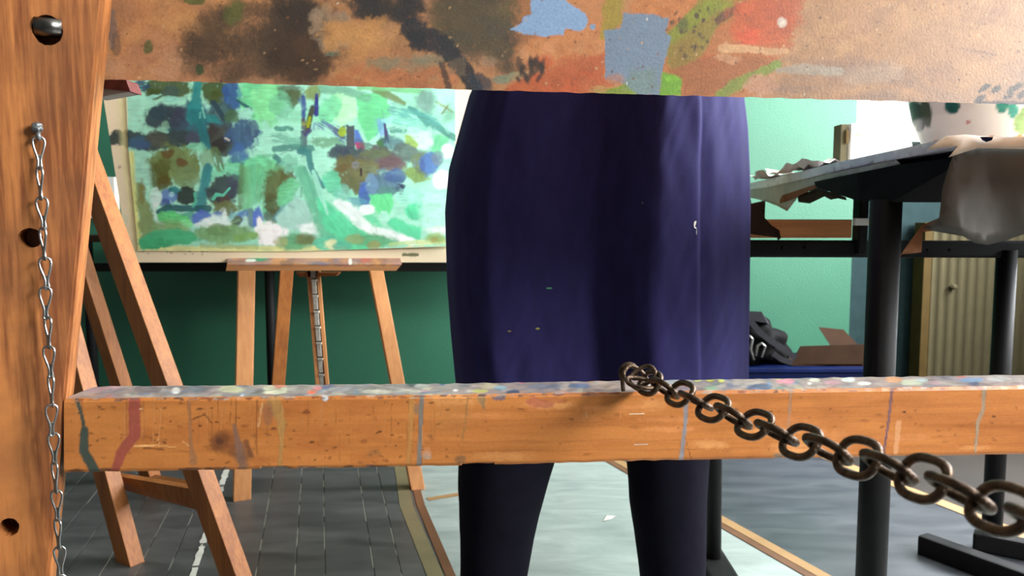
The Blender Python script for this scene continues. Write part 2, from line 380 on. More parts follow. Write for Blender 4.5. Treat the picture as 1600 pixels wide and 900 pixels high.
window('window_1', (NX, NB+.0, 1.155), (1, 0, 0), RW-NX, 1.155, 2.5, 2)
for nm_, pa, pb, dd, mm in (('trim_2', 1336, 1347, .03, 'white'), ('trim_3', 1354, 1416, .05, 'cream')):
    if mm not in M: M[mm] = simple('cream_paint', (244, 232, 200), .5, var=.03)
    bm = bmesh.new(); box(bm, (P(pa, 175, NB-dd).x, NB-dd, 1.156), (P(pb, 175, NB-dd).x, NB-dd+.02, 2.5), .002); struct(nm_, bm, M[mm])
window('window_2', (RW+.05, 1.1, Z0), (0, 1, 0), 2.0, Z0, Z1, 2)
window('window_3', (RW+.05, -1.3, Z0), (0, 1, 0), 1.7, Z0, Z1, 2)

# floor coverings: direction of the planks runs to the photo's vanishing point near x = 500
va = math.atan2(500-800, F); PD = Vector((math.sin(va), math.cos(va), 0)); PR = Vector((PD.y, -PD.x, 0))
def uv(p): return p.dot(PR), p.dot(PD)
def xy(u, v, z=0): q = PR*u+PD*v; return (q.x, q.y, z)
u_edge = uv(G(661, 800))[0]                       # the left tape
widths = []
cuts = sorted([uv(G(x, 895))[0] for x in (213, 262, 301, 400, 461, 508, 585, 627)])
u = cuts[0]
while u > -3.1: u -= .078; cuts.insert(0, u)
cuts = [c for c in cuts if c < u_edge-.02]+[u_edge]
def clip_v(u0, u1):
    return 0.0, 3.9
bmf = bmesh.new()
for i, (a, b) in enumerate(zip(cuts, cuts[1:])):
    g = .0012 if i != cuts.index(min(cuts, key=lambda c: abs(c-uv(G(301, 895))[0])))-1 else .0045
    # plank lies inside the room: cut by left wall and far wall
    va0 = -1.2; pts = []
    for (uu, s_) in ((a+.0012, 0), (b-g, 0), (b-g, 1), (a+.0012, 1)):
        v = 3.7 if s_ else -1.2
        x, y, _ = xy(uu, v)
        if s_ and y > FW-.005: v = (FW-.005-PR.y*uu)/PD.y
        x, y, _ = xy(uu, v)
        if x < LW+.01: v = (LW+.01-PR.x*uu)/PD.x
        pts.append((uu, v))
    if pts[2][1] < -.9 or pts[3][1] < -.9: continue
    jn = random.uniform(0, 2.2)
    bm = bmesh.new(); c = [xy(p[0], p[1], -.012) for p in pts]; dz = random.uniform(-.0006, .0006)
    hexa(bm, c+[(x, y, 0+dz) for x, y, z in c], .0012)
    from_bm('plank', bm, M['plank'], floor)
# light filler rubbed into the joints
bm = bmesh.new(); c = [xy(cuts[0]+.3, -1.0, -.0119), xy(u_edge, -1.0, -.0119), xy(u_edge, 3.2, -.0119), xy(cuts[0]+.3, 2.2, -.0119)]
hexa(bm, c+[(x, y, -.0018) for x, y, z in c]); from_bm('joint_filler', bm, M['filler'], floor, kind='stuff')

def flat_poly(name, pts, z, th, m, parent=None, **kw):
    bm = bmesh.new(); t = [bm.verts.new((p[0], p[1], z)) for p in pts]; b = [bm.verts.new((p[0], p[1], z-th)) for p in pts]; n = len(pts)
    bm.faces.new(t); bm.faces.new(b[::-1])
    for i in range(n): bm.faces.new([t[i], b[i], b[(i+1) % n], t[(i+1) % n]])
    return from_bm(name, bm, m, parent, **kw)
# right tape line (floor points) and far tape line
r1, r2 = G(960, 722), G(1275, 900); dr = (r2-r1).normalized()
f1, f2 = G(1295, 716), G(1535, 811); df = (f2-f1).normalized()
lA = Vector(xy(u_edge, .2)); lB = Vector(xy(u_edge, 3.45))
R0 = r1-dr*((r1.y-FW+.02)/dr.y) if False else r1+dr*((FW-.02-r1.y)/dr.y); R1 = r1+dr*((.5-r1.y)/dr.y)
flat_poly('lino_sheet', [lA, lB, R0, R1], -.0005, .011, M['sheet_light'], kind='structure', label='pale grey-green glossy floor sheet between the tapes')
F0 = f1+df*((FW-.02-f1.y)/df.y); F1 = f1+df*((1.2-f1.y)/df.y)
flat_poly('lino_sheet', [R1, R0, F0, F1, Vector((RW, .3, 0))], -.0006, .011, M['sheet_dark'], kind='structure', label='dark blue-grey floor sheet right of the tape')
def tape(pts, w_, z, m, label, group='tapes on the floor'):
    p = [Vector(q) for q in pts]; L_ = []; R_ = []
    for i, q in enumerate(p):
        t = (p[min(i+1, len(p)-1)]-p[max(i-1, 0)]).normalized(); s = Vector((t.y, -t.x, 0))
        L_.append(q-s*w_[0]); R_.append(q+s*w_[1])
    o = flat_poly('floor_tape', L_+R_[::-1], z, .0007, m); o['label'] = label; o['category'] = 'tape'; o['group'] = group
u1 = uv(G(700, 860))[0]
tape([G(634, 728), G(645, 790), G(700, 915), G(730, 985)], (0, .036), .0012, M['tape_olive'], 'olive strip of tape along the planks, left half of the double line')
tape([G(647, 728), G(664, 790), G(712, 900), G(745, 985)], (0, .022), .0019, M['tape_old'], 'brown strip of tape between the planks and the pale floor sheet')
tape([G(668, 780), G(723, 771)], (.010, .014), .0012, M['tape_pale'], 'short pale tape across the pale floor sheet left of the trousers')
tape([r1-dr*.4, r2+dr*.6], (0, .024), .0012, M['tape_old'], 'brown strip of the tape crossing right of the person')
tape([r1-dr*.4, r2+dr*.6], (.030, 0), .0019, M['tape_pale'], 'pale strip of the tape crossing right of the person')
tape([f1-df*.5, f2+df*.8], (.022, .022), .0012, M['tape_pale'], 'pale tape between dark floor sheet and brown boards, by the table foot')

# chipped white paint line along one joint
pa, pb = G(356, 728), G(293, 925); dv = (pb-pa).normalized(); sv = Vector((dv.y, -dv.x, 0)); L_ = []; R_ = []
for k in range(90):
    q = pa+(pb-pa)*(k/89); w0 = .0115-.003*k/89
    L_.append(q+sv*(w0*(.75+.5*mnoise.noise(Vector((k*.35, 0, 0)))))); R_.append(q-sv*(w0*(.75+.5*mnoise.noise(Vector((k*.4, 5, 0))))))
bm = bmesh.new(); T_ = [bm.verts.new((p.x, p.y, .0016)) for p in L_]; U_ = [bm.verts.new((p.x, p.y, .0016)) for p in R_]
for k in range(89):
    if mnoise.noise(Vector((k*.23, 8, 1))) > -.42: bm.faces.new([T_[k], T_[k+1], U_[k+1], U_[k]])
bmesh.ops.delete(bm, geom=[v for v in bm.verts if not v.link_faces], context='VERTS')
r = bmesh.ops.extrude_face_region(bm, geom=bm.faces[:])
for v in [g for g in r['geom'] if isinstance(g, bmesh.types.BMVert)]: v.co.z -= .0009
from_bm('floor_line', bm, M['chalk'], None, label='chipped thick white line painted along the dark floor planks, left of the small easel', category='floor line')
# radiator under the far window
e = empty('radiator', (P(1530, 450, NB-.1).x, NB-.1, .12), label='cream ribbed panel radiator under the far window', category='radiator')
x0, x1 = P(1453, 450, NB-.1).x, RW-.12; prof = []; n = int((x1-x0)/.042)
bm = bmesh.new(); xs = np.linspace(x0, x1, n*6+1)
fr = [(x, NB-.1-.010*(.5+.5*math.cos((i % 6)/6*2*PI))) for i, x in enumerate(xs)]
v0 = [bm.verts.new((x, y, .035)) for x, y in fr]; v1 = [bm.verts.new((x, y, .74)) for x, y in fr]
b0 = [bm.verts.new((x, NB-.06, .035)) for x in (x0, x1)]; b1 = [bm.verts.new((x, NB-.06, .74)) for x in (x0, x1)]
for i in range(len(fr)-1): bm.faces.new([v0[i], v0[i+1], v1[i+1], v1[i]])
bm.faces.new(v0+[b0[1], b0[0]]); bm.faces.new(v1+[b1[1], b1[0]]); bm.faces.new([b0[0], b0[1], b1[1], b1[0]])
bm.faces.new([v0[0], v1[0], b1[0], b0[0]]); bm.faces.new([v0[-1], v1[-1], b1[1], b0[1]])
from_bm('panel', bm, M['radiator'], e)
bm = bmesh.new(); box(bm, (x0-.04, NB-.115, .0), (x0-.004, NB-.02, .78), .003); from_bm('side_cover', bm, M['ochre'], e, label='ochre side strip')
bm = bmesh.new(); q = P(1489, 448, NB-.115); tube(bm, [q+Vector((0, .02, 0)), q+Vector((0, -.015, 0))], .012); box(bm, (q.x-.016, q.y-.012, q.z-.004), (q.x+.016, q.y+.002, q.z+.004), .001)
from_bm('valve', bm, M['radiator'], e, True)
for xx in (x0+.15, x1-.15):
    bm = bmesh.new(); box(bm, (xx-.012, NB-.09, -.012), (xx+.012, NB-.065, .036)); from_bm('foot', bm, M['radiator'], e)

# wall socket, left
e = empty('wall_socket', P(160, 320, FW-.02), label='white wall socket unit between easel leg and painting', category='socket')
a = P(143, 341, FW); b = P(178, 277, FW)
bm = bmesh.new(); box(bm, (a.x, FW-.035, a.z), (b.x+.02, FW, b.z), .004); from_bm('cover', bm, M['white'], e)
a = P(156, 322, FW); b = P(168, 293, FW)
bm = bmesh.new(); box(bm, (a.x, FW-.042, a.z), (b.x, FW-.034, b.z), .003); from_bm('socket_plate', bm, M['radiator'], e)
bm = bmesh.new(); box(bm, (a.x+.008, FW-.044, a.z+.03), (b.x-.008, FW-.0415, a.z+.055), .001); from_bm('slot', bm, M['black'], e)

# ================================================================== TABLES
def post_bm(px, ptop, d, ztop, wpx):
    q = P(px, ptop, d); bm = bmesh.new(); r = wpx/2*d/F
    tube(bm, [(q.x, d, .03), (q.x, d, ztop)], r, 20); return bm, q.x, r
# -- table frame behind the person (right): rail, two posts, feet, board top
D2 = 1.86
t = empty('work_table', (P(1340, 390, D2).x, D2, 0), label='black tube-framed table with varnished wooden board, behind the person', category='table')
q1 = P(1116, 800, 1.76); 
bm = bmesh.new(); tube(bm, [(q1.x, 1.76, .03), (q1.x, 1.80, .70)], .0178, 18); from_bm('leg', bm, M['black'], t, True)
bm = bmesh.new(); fx = q1.x; hexa(bm, [(fx-.03, 1.45, 0), (fx+.03, 1.45, 0), (fx+.03, 2.1, 0), (fx-.03, 2.1, 0), (fx-.022, 1.45, .022), (fx+.022, 1.45, .022), (fx+.022, 2.1, .03), (fx-.022, 2.1, .03)], .004)
bm.free()
bm = bmesh.new(); a = G(1122, 893); hexa(bm, [a+Vector((-.03, -.06, 0)), a+Vector((.08, -.06, 0)), a+Vector((.42, .30, 0)), a+Vector((.34, .34, 0)), a+Vector((-.02, -.04, .03)), a+Vector((.04, -.05, .03)), a+Vector((.40, .29, .03)), a+Vector((.34, .32, .03))], .004)
bm.free()
bm = bmesh.new(); box(bm, (q1.x-.032, 1.60, 0), (q1.x+.032, 2.05, .032), .006); from_bm('foot', bm, M['black'], t)
qr = P(1566, 395, D2+.02); q2 = P(1548, 860, D2+.02)
bm = bmesh.new(); tube(bm, [(q2.x, D2+.02, .03), (q2.x, D2+.02, .725)], .0225, 18); from_bm('leg', bm, M['black'], t, True)
# splayed T foot seen at the lower right
fa = G(1440, 862); fb = G(1700, 960)
bm = bmesh.new(); beam(bm, (fa.x, fa.y, .020), (fb.x, fb.y, .020), .05, .04, (0, 0, 1), .006); from_bm('foot', bm, M['black'], t)
fa = G(1520, 856); fb = G(1760, 905)
bm = bmesh.new(); beam(bm, (fa.x, fa.y, .022), (fb.x, fb.y, .022), .044, .04, (0, 0, 1), .006); from_bm('foot', bm, M['black'], t)
zr = P(1250, 388, D2).z; ra = P(1040, 388, D2); rb = P(1720, 397, D2+.05)
bm = bmesh.new(); beam(bm, (ra.x, D2, zr), (rb.x, D2+.03, zr-.004), .040, .028, (0, 0, 1), .006); from_bm('rail', bm, M['black'], t)
for px in (1225, 1260, 1452, 1486):
    q = P(px, 388 if px < 1400 else 391, D2-.015); bm = bmesh.new(); tube(bm, [q+Vector((0, .008, 0)), q+Vector((0, -.002, 0))], .0042, 12); from_bm('bolt_hole', bm, M['shoe'], t)
bm = bmesh.new(); a = P(1341, 398, D2-.02); b = P(1359, 300, D2-.02); box(bm, (a.x, D2-.02, a.z), (b.x, D2+.02, b.z), .003); from_bm('bracket', bm, M['black'], t)
a = P(1100, 372, D2-.03); b = P(1332, 343, D2-.03)
bm = bmesh.new(); box(bm, (a.x, D2-.03, a.z), (b.x, D2+.30, b.z), .002); from_bm('board', bm, M['wood_box'], t, label='varnished wooden board')
bm = bmesh.new(); a = P(1340, 372, D2-.015); b = P(1352, 341, D2-.015); box(bm, (P(1323, 350, D2).x, D2-.045, P(0, 352, D2).z), (b.x, D2-.032, b.z), .001); from_bm('paper_scrap', bm, M['white'], t)
# -- drawing table at the right edge
t = empty('drawing_table', (P(1377, 450, 1.25).x, 1.25, 0), label='black pedestal drawing table under torn paper and plastic, right edge', category='table')
qx = P(1373, 600, 1.25).x
zt = P(1380, 312, 1.25).z
bm = bmesh.new(); tube(bm, [(qx, 1.25, .03), (qx, 1.25, zt)], .0235, 28); from_bm('pedestal', bm, M['black'], t, True)
bm = bmesh.new(); box(bm, (qx-.04, .95, 0), (qx+.04, 1.62, .035), .008); from_bm('foot', bm, M['black'], t)
ztop = .912; x0, x1 = P(1500, 220, 1.02).x, 1.55; y0, y1 = 1.02, 2.36
xf = P(1172, 290, y1).x
def zt_(px, py, d): return P(px, py, d).z
bm = bmesh.new(); th = .014
c = [P(1500, 231, y0), Vector((x1, y0, P(1500, 231, y0).z)), Vector((x1, y1, P(1172, 293, y1).z)), P(1172, 293, y1)]
hexa(bm, c+[q+Vector((0, 0, th)) for q in c], .003); from_bm('tabletop', bm, M['tabletop'], t)
bm = bmesh.new(); hexa(bm, [q+Vector((.02*(1 if k_ in (0, 3) else -1), .02*(1 if k_ < 2 else -1), -.012)) for k_, q in enumerate(c)]+[q+Vector((.02*(1 if k_ in (0, 3) else -1), .02*(1 if k_ < 2 else -1), -.0005)) for k_, q in enumerate(c)]); from_bm('underside_shade', bm, M['matte_black'], t)  # black panel added under the top, standing in for the shade there
# bracket below: wedge that follows the table's edge
A = P(1275, 292, 1.60); B = P(1340, 314, 1.34); C_ = P(1392, 316, 1.22); D_ = P(1488, 262, 1.06)
top = [P(1272, 284, 1.62), P(1340, 270, 1.34), P(1400, 258, 1.22), P(1490, 246, 1.06)]
bm = bmesh.new(); off = Vector((.10, .02, 0)); lo_ = [A, B, C_, D_]
vs = [[bm.verts.new(p) for p in (lo_[i], top[i], top[i]+off, lo_[i]+off)] for i in range(4)]
for i in range(3):
    for k in range(4): bm.faces.new([vs[i][k], vs[i][(k+1) % 4], vs[i+1][(k+1) % 4], vs[i+1][k]])
bm.faces.new(vs[0]); bm.faces.new(vs[3]); from_bm('tilt_bracket', bm, M['matte_black'], t)
def sheet(name, outline, m, parent=None, th=.0012, rip=.004, **kw):
    """hanging sheet: outline [(px, py, depth)], filled by a fine grid clipped to the outline, rippled in depth"""
    bm = bmesh.new(); vs = [bm.verts.new(P(*p)) for p in outline]; f = bm.faces.new(vs)
    bmesh.ops.triangulate(bm, faces=[f])
    for _ in range(4):
        es = [e for e in bm.edges if e.calc_length() > .018]
        if es: bmesh.ops.subdivide_edges(bm, edges=es, cuts=1, use_grid_fill=False); bmesh.ops.triangulate(bm, faces=bm.faces)
    for v in bm.verts:
        n_ = mnoise.noise(Vector((v.co.x*14, v.co.z*5, 3.1)))+.5*mnoise.noise(Vector((v.co.x*40, v.co.z*22, 1)))
        v.co.y += rip*n_*2
    r = bmesh.ops.extrude_face_region(bm, geom=bm.faces[:]); 
    for v in [g for g in r['geom'] if isinstance(g, bmesh.types.BMVert)]: v.co.y += th
    return from_bm(name, bm, m, parent, True, **kw)
M['grey_film'] = simple('grey_film', (172, 162, 156), .5, var=.15)
M['edge_film'] = simple('edge_film', (232, 226, 238), .4, var=.1)
sheet('plastic_drape', [(1497, 224, 1.012), (1484, 256, 1.01), (1473, 296, 1.01), (1466, 340, 1.01), (1440, 356, 1.012), (1462, 362, 1.01), (1500, 364, 1.01), (1503, 369, 1.0), (1525, 380, 1.0), (1546, 383, 1.0), (1575, 376, 1.0), (1605, 364, 1.0), (1680, 360, 1.0), (1700, 232, 1.012), (1600, 231, 1.012), (1540, 229, 1.012)], M['plastic'], None, .0008, .0045,
      label='milky plastic sheet hanging over the right edge of the drawing table', category='plastic sheet', group='covers on the drawing table')
sheet('brown_paper', [(1466, 340, 1.035), (1438, 352, 1.035), (1420, 378, 1.035), (1406, 404, 1.035), (1408, 398, 1.035), (1438, 394, 1.035), (1440, 362, 1.035), (1468, 360, 1.035), (1480, 345, 1.035)], M['kraft'], None, .0006, .006,
      label='brown paper scrap hanging beneath the plastic sheet', category='paper', group='covers on the drawing table')
# grey folded cover along the left edge of the top
def lerpd(px): # depth along the table's left edge in image x
    t_ = (px-1172)/(1500-1172); z_ = 1/(2.36*(1-t_)*1+1.02*t_) if False else (1/2.36*(1-t_)+1/1.02*t_); return 1/z_
def edge_sheet(name, pts, m, dd=-.004, **kw):
    return sheet(name, [(x, y, lerpd(x)+dd) for x, y in pts], m, None, .0006, .002, **kw)
edge_sheet('edge_cover', [(1172, 286), (1230, 273), (1310, 253), (1400, 234), (1445, 224), (1497, 212), (1497, 229), (1445, 240), (1405, 248), (1330, 263), (1280, 274), (1200, 293), (1172, 296)], M['edge_film'], -.012,
      label='grey film folded over the left edge of the drawing table', category='cover', group='covers on the drawing table')
edge_sheet('torn_paper', [(1172, 293), (1225, 284), (1280, 274), (1330, 264), (1400, 249), (1408, 256), (1370, 268), (1340, 273), (1305, 277), (1290, 283), (1262, 300), (1250, 303), (1230, 330), (1215, 322), (1200, 316), (1186, 312), (1172, 309)], M['grey_film'], -.006,
      label='torn grey paper hanging ragged below the left edge of the drawing table', category='paper', group='covers on the drawing table')
edge_sheet('brown_paper', [(1218, 312), (1222, 305), (1262, 292), (1300, 280), (1340, 274), (1366, 272), (1370, 276), (1358, 284), (1340, 278), (1300, 284), (1270, 296), (1235, 312), (1218, 318)], M['kraft'], -.012,
      label='brown paper strip torn below the left edge of the drawing table', category='paper', group='covers on the drawing table')
edge_sheet('brown_paper', [(1245, 304), (1275, 297), (1300, 300), (1322, 308), (1324, 313), (1310, 310), (1298, 312), (1288, 307), (1265, 318), (1247, 316)], M['card'], .004,
      label='ragged brown paper under the wedge bracket of the drawing table', category='paper', group='covers on the drawing table')
sheet('dark_rag', [(1160, 296, 1.80), (1171, 296, 1.80), (1174, 318, 1.80), (1196, 313, 1.80), (1186, 322, 1.80), (1195, 340, 1.80), (1206, 352, 1.80), (1219, 360, 1.80), (1221, 372, 1.80), (1216, 376, 1.80), (1212, 362, 1.80), (1196, 360, 1.80), (1160, 364, 1.80)], M['card'], None, .001, .004,
      label='torn brown rag of paper hanging beside the smock, above the table board', category='paper', group='covers on the drawing table')
# white bright corner fold on the table front edge
sheet('white_wrap', [(1448, 234, 1.005), (1480, 212, 1.008), (1509, 210, 1.008), (1560, 214, 1.008), (1700, 214, 1.008), (1700, 233, 1.004), (1600, 233, 1.004), (1530, 231, 1.0), (1500, 240, .998), (1482, 246, .996), (1497, 228, 1.0)], M['white'], None, .0008, .003,
      label='white sheet wrapped over the near corner of the drawing table', category='plastic sheet', group='covers on the drawing table')
a = P(1520, 215, 1.0); bm = bmesh.new()
loft(bm, [[P(1531, 214, .999), P(1552, 214, .999), P(1550, 219, .999), P(1541, 222, .999), P(1535, 219, .999)], [P(1531, 214, 1.002), P(1552, 214, 1.002), P(1550, 219, 1.002), P(1541, 222, 1.002), P(1535, 219, 1.002)]])
from_bm('tape_piece', bm, M['blue_plastic'], None, label='small blue patch stuck on the white wrap of the drawing table', category='sticker')
# papers on the top
def zsurf(y): return zt_(1500, 231, y0)+th+(P(1172, 293, y1).z-P(1500, 231, y0).z)*(y-y0)/(y1-y0)
def crumple(name, cx, cy, sx, sy, rise, m, seed, **kw):
    bm = bmesh.new(); n = 14
    V = [[None]*(n+1) for _ in range(n+1)]
    for i in range(n+1):
        for j in range(n+1):
            x = cx+(i/n-.5)*sx*(1+.15*mnoise.noise(Vector((j*.5, seed, 0)))); y = cy+(j/n-.5)*sy*(1+.2*mnoise.noise(Vector((i*.5, seed, 4))))
            z = zsurf(y)+.002+rise*abs(mnoise.noise(Vector((x*22, y*16, seed))))
            V[i][j] = bm.verts.new((x, y, z))
    for i in range(n):
        for j in range(n): bm.faces.new([V[i][j], V[i+1][j], V[i+1][j+1], V[i][j+1]])
    r = bmesh.ops.extrude_face_region(bm, geom=bm.faces[:])
    for v in [g for g in r['geom'] if isinstance(g, bmesh.types.BMVert)]: v.co.z += .0008
    return from_bm(name, bm, m, None, False, **kw)
q = P(1275, 262, 1.75); crumple('loose_paper', q.x+.06, 1.80, .20, .3, .035, M['white'], 3.3, label='crumpled white paper lying on the drawing table by the white box', category='paper', group='papers on the drawing table')
q = P(1205, 280, 2.12); crumple('loose_paper', q.x+.06, 2.14, .16, .26, .03, M['paper'], 7.1, label='crumpled grey-white paper at the far end of the drawing table, beside the smock', category='paper', group='papers on the drawing table')
# white primed box
D = 1.95; e = empty('paint_box', (P(1375, 240, D).x, D, zsurf(D)), label='white painted wooden box with side catch on the drawing table', category='box')
a = P(1329, 248, D); b = P(1428, 192, D); zb = zsurf(D)+.001
bm = bmesh.new(); c = [Vector((P(1329, 240, D).x, D, zb)), Vector((P(1436, 240, D).x, D+.01, zb)), Vector((P(1446, 240, D).x, D+.10, zb)), Vector((P(1322, 240, D).x, D+.05, zb))]
ztp = P(1330, 193, D).z; tp = [Vector((p.x, p.y, ztp)) for p in c]; tp[1].x = P(1424, 193, D).x; tp[2].x = tp[1].x+.04
hexa(bm, c+tp, .002); from_bm('box_body', bm, M['white'], e)
bm = bmesh.new(); xx = P(1322, 240, D).x; box(bm, (xx-.012, D+.005, zb), (xx+.004, D+.05, ztp-.001), .001); from_bm('side_strip', bm, M['radiator'], e)
bm = bmesh.new(); zz = P(0, 212, D).z; box(bm, (xx-.003, D-.003, zz-.018), (xx+.004, D+.004, zz+.014), .001); from_bm('catch', bm, M['ochre'], e)
bm = bmesh.new(); p = P(1341, 210, D)
for k, (dx, s) in enumerate(((-.008, .004), (0, .0055), (.007, .004))): tube(bm, [(p.x+dx+s*math.cos(q_*PI/4), D-.0012+.002*dx, p.z+s*math.sin(q_*PI/4)) for q_ in range(8)], .0007, 6, True)
from_bm('stamp', bm, M['tape_pale'], e)
# ceramic pot with painted leaves
PDp = 1.45; pc = P(1548, 222, PDp); zb = zsurf(PDp)
e = empty('flower_pot', (pc.x, PDp, zb), label='white glazed pot with green painted leaves and orange foot band', category='pot')
def pot_r(z):  # radius by height
    zz = [0, .012, .03, .05, .075, .11, .16, .2]; rr = [.098, .112, .118, .127, .138, .146, .150, .146]
    return float(np.interp(z, zz, rr))
nu, nz = 220, 90
zs = np.linspace(0, .2, nz); th_ = np.linspace(0, 2*PI, nu, endpoint=False); V = []; 
for z in zs:
    r = pot_r(z)*.93
    for a in th_: V.append((pc.x+r*math.cos(a), PDp+r*math.sin(a), zb+z))
ii = np.arange(nz*nu).reshape(nz, nu); Fc = [[ii[k, j], ii[k, (j+1) % nu], ii[k+1, (j+1) % nu], ii[k+1, j]] for k in range(nz-1) for j in range(nu)]
Fc.append([int(x) for x in ii[0][::-1]])
M['pot'] = painted('glazed_pottery', None, .35, .02, 60, .05)
o = from_py('pot_body', V, [list(map(int, f)) for f in Fc], M['pot'], e, True)
X, Y = project(V); cv = Canvas(X, Y, (232, 226, 208))
cv.A[:] = 1
zz = np.array(V)[:, 2]-zb
band = (zz > .014) & (zz < .032+.002*np.sin(X/7)); cv.C[band] = srgb((205, 140, 70)); low = zz <= .014; cv.C[low] = srgb((150, 100, 60))
cv.blob(1432, 178, 12, 20, (30, 42, 40), 1, -12, .15); cv.blob(1447, 176, 9, 22, (58, 66, 40), 1, -8, .15); cv.blob(1438, 198, 6, 9, (30, 34, 44), 1, 20, .15)
cv.blob(1488, 165, 12, 13, (26, 92, 78), 1, 0, .15); cv.blob(1565, 166, 10, 11, (50, 140, 116), 1, 0, .2); cv.blob(1583, 172, 8, 13, (70, 160, 135), 1, 10, .2); cv.blob(1598, 190, 12, 24, (150, 180, 110), 1, 10, .25)
cv.blob(1513, 191, 3, 3, (190, 90, 80), .8)
put_paint(o.data, cv)
bm = bmesh.new(); tube(bm, [(pc.x+.1365*math.cos(a), PDp+.1365*math.sin(a), zb+.2) for a in np.linspace(0, 2*PI, 48, endpoint=False)], .009, 10, True); from_bm('rim', bm, M['white'], e, True)

# -- metal table behind the painting
D3 = 3.05
t = empty('metal_table', (P(420, 417, D3).x, D3, 0), label='black metal table against the green wall, behind the painting', category='table')
za = P(420, 417, D3).z; a = P(120, 417, D3).x; b = P(900, 417, D3).x
bm = bmesh.new(); box(bm, (a, D3-.015, za-.017), (b, D3+.015, za+.015), .003); from_bm('rail', bm, M['black'], t)
bm = bmesh.new(); box(bm, (P(163, 370, D3).x, D3-.20, za+.10), (b, FW-.02, za+.125), .004); from_bm('tabletop', bm, M['card'], t)  # hidden top, widened forward so it shades the wall below
for px in (423, 142, 890):
    x = P(px, 500, D3).x; bm = bmesh.new(); tube(bm, [(x, D3, .03), (x, D3, za+.10)], .0185, 18); from_bm('leg', bm, M['black'], t, True)
    bm = bmesh.new(); box(bm, (x-.03, D3-.28, 0), (x+.03, D3+.32, .032), .006); from_bm('foot', bm, M['black'], t)

# -- crate, carton, backpack
D = 2.95; zc = P(1250, 574, D).z
e = empty('storage_crate', (P(1260, 600, D).x, D+.15, 0), label='blue plastic storage crate on the floor by the green wall', category='crate')
bm = bmesh.new(); a = P(1150, 600, D).x; b = P(1352, 600, D).x
hexa(bm, [(a+.03, D+.02, 0), (b-.03, D+.02, 0), (b-.03, D+.30, 0), (a+.03, D+.30, 0), (a, D, zc-.02), (b, D, zc-.02), (b, D+.32, zc-.02), (a, D+.32, zc-.02)], .01); from_bm('crate_body', bm, M['blue_plastic'], e)
bm = bmesh.new(); box(bm, (a-.01, D-.01, zc-.02), (b+.01, D+.33, zc), .005); from_bm('lid', bm, M['blue_plastic'], e)
e = empty('cardboard_carton', (P(1290, 560, D).x, D+.1, zc), label='low open cardboard carton on the blue crate', category='carton')
def plate(name, c, m, par, off=(0, .004, 0)):
    bm = bmesh.new(); loft(bm, [[Vector(p) for p in c], [Vector(p)+Vector(off) for p in c]]); return from_bm(name, bm, m, par)
plate('front_wall', [P(1235, 569, D+.02), P(1251, 541, D+.02), P(1352, 538, D+.02), P(1352, 574, D+.02)], M['card'], e)
plate('flap', [P(1298, 540, D+.2), P(1279, 511, D+.24), P(1318, 515, D+.24), P(1342, 540, D+.2)], M['card'], e)
bm = bmesh.new(); box(bm, (P(1240, 560, D).x, D+.02, zc+.002), (P(1352, 560, D).x, D+.22, zc+.008)); from_bm('bottom', bm, M['card'], e)
plate('side_wall', [P(1345, 570, D+.03), P(1345, 540, D+.03), P(1342, 540, D+.21), P(1342, 565, D+.21)], M['card'], e, (.004, 0, 0))
e = empty('backpack', (P(1190, 560, D).x, D+.1, zc), label='black backpack slumped on the blue crate beside the smock', category='backpack')
def blobby(bm, c, r, sq=1.0, seed=0, amp=.15):
    s = bmesh.ops.create_icosphere(bm, subdivisions=4, radius=1.0)['verts']
    for v in s:
        n_ = 1+amp*mnoise.noise(v.co*2.2+Vector((seed, 0, 0)))
        v.co = Vector((c[0]+v.co.x*r[0]*n_, c[1]+v.co.y*r[1]*n_, c[2]+v.co.z*r[2]*n_))
bm = bmesh.new(); c = P(1180, 536, D+.12); blobby(bm, c, (.12, .12, .10), 1, 1, .35)
for v in bm.verts: v.co.z = max(v.co.z-.3*max(v.co.x-c.x-.02, 0), zc+.001)
from_bm('bag_body', bm, M['bag'], e, True)
bm = bmesh.new(); loft(bm, [[P(1168, 486, D+.02), P(1190, 487, D+.02), P(1199, 505, D+.02), P(1172, 500, D+.02)], [P(1168, 486, D+.10), P(1190, 487, D+.10), P(1203, 507, D+.10), P(1172, 502, D+.10)]]); from_bm('top_flap', bm, M['grey_strap'], e)
def strap(pts, w_, name='strap', m=None):
    bm = bmesh.new(); p = [Vector(q) for q in pts]; rings = []
    for i, q in enumerate(p):
        t_ = (p[min(i+1, len(p)-1)]-p[max(i-1, 0)]).normalized(); s = t_.cross(Vector((0, 1, 0))).normalized()*w_/2
        rings.append([q-s, q+s, q+s+Vector((0, .004, 0)), q-s+Vector((0, .004, 0))])
    loft(bm, rings); return from_bm(name, bm, m or M['grey_strap'], e)
strap([P(1170, 498, D-.01), P(1186, 518, D-.015), P(1206, 534, D-.01), P(1228, 547, D), P(1243, 560, D)], .022)
strap([P(1208, 552, D-.02), P(1222, 562, D-.02), P(1238, 567, D-.02)], .02)
bm = bmesh.new(); tube(bm, [P(1170, 524, D-.01), P(1176, 530, D-.01), P(1173, 545, D-.01), P(1178, 562, D-.01)], .005, 8); tube(bm, [P(1181, 556, D-.01), P(1184, 540, D-.012), P(1190, 536, D-.012), P(1196, 541, D-.01), P(1190, 558, D-.01)], .005, 8); from_bm('buckle', bm, M['steel'], e, True)

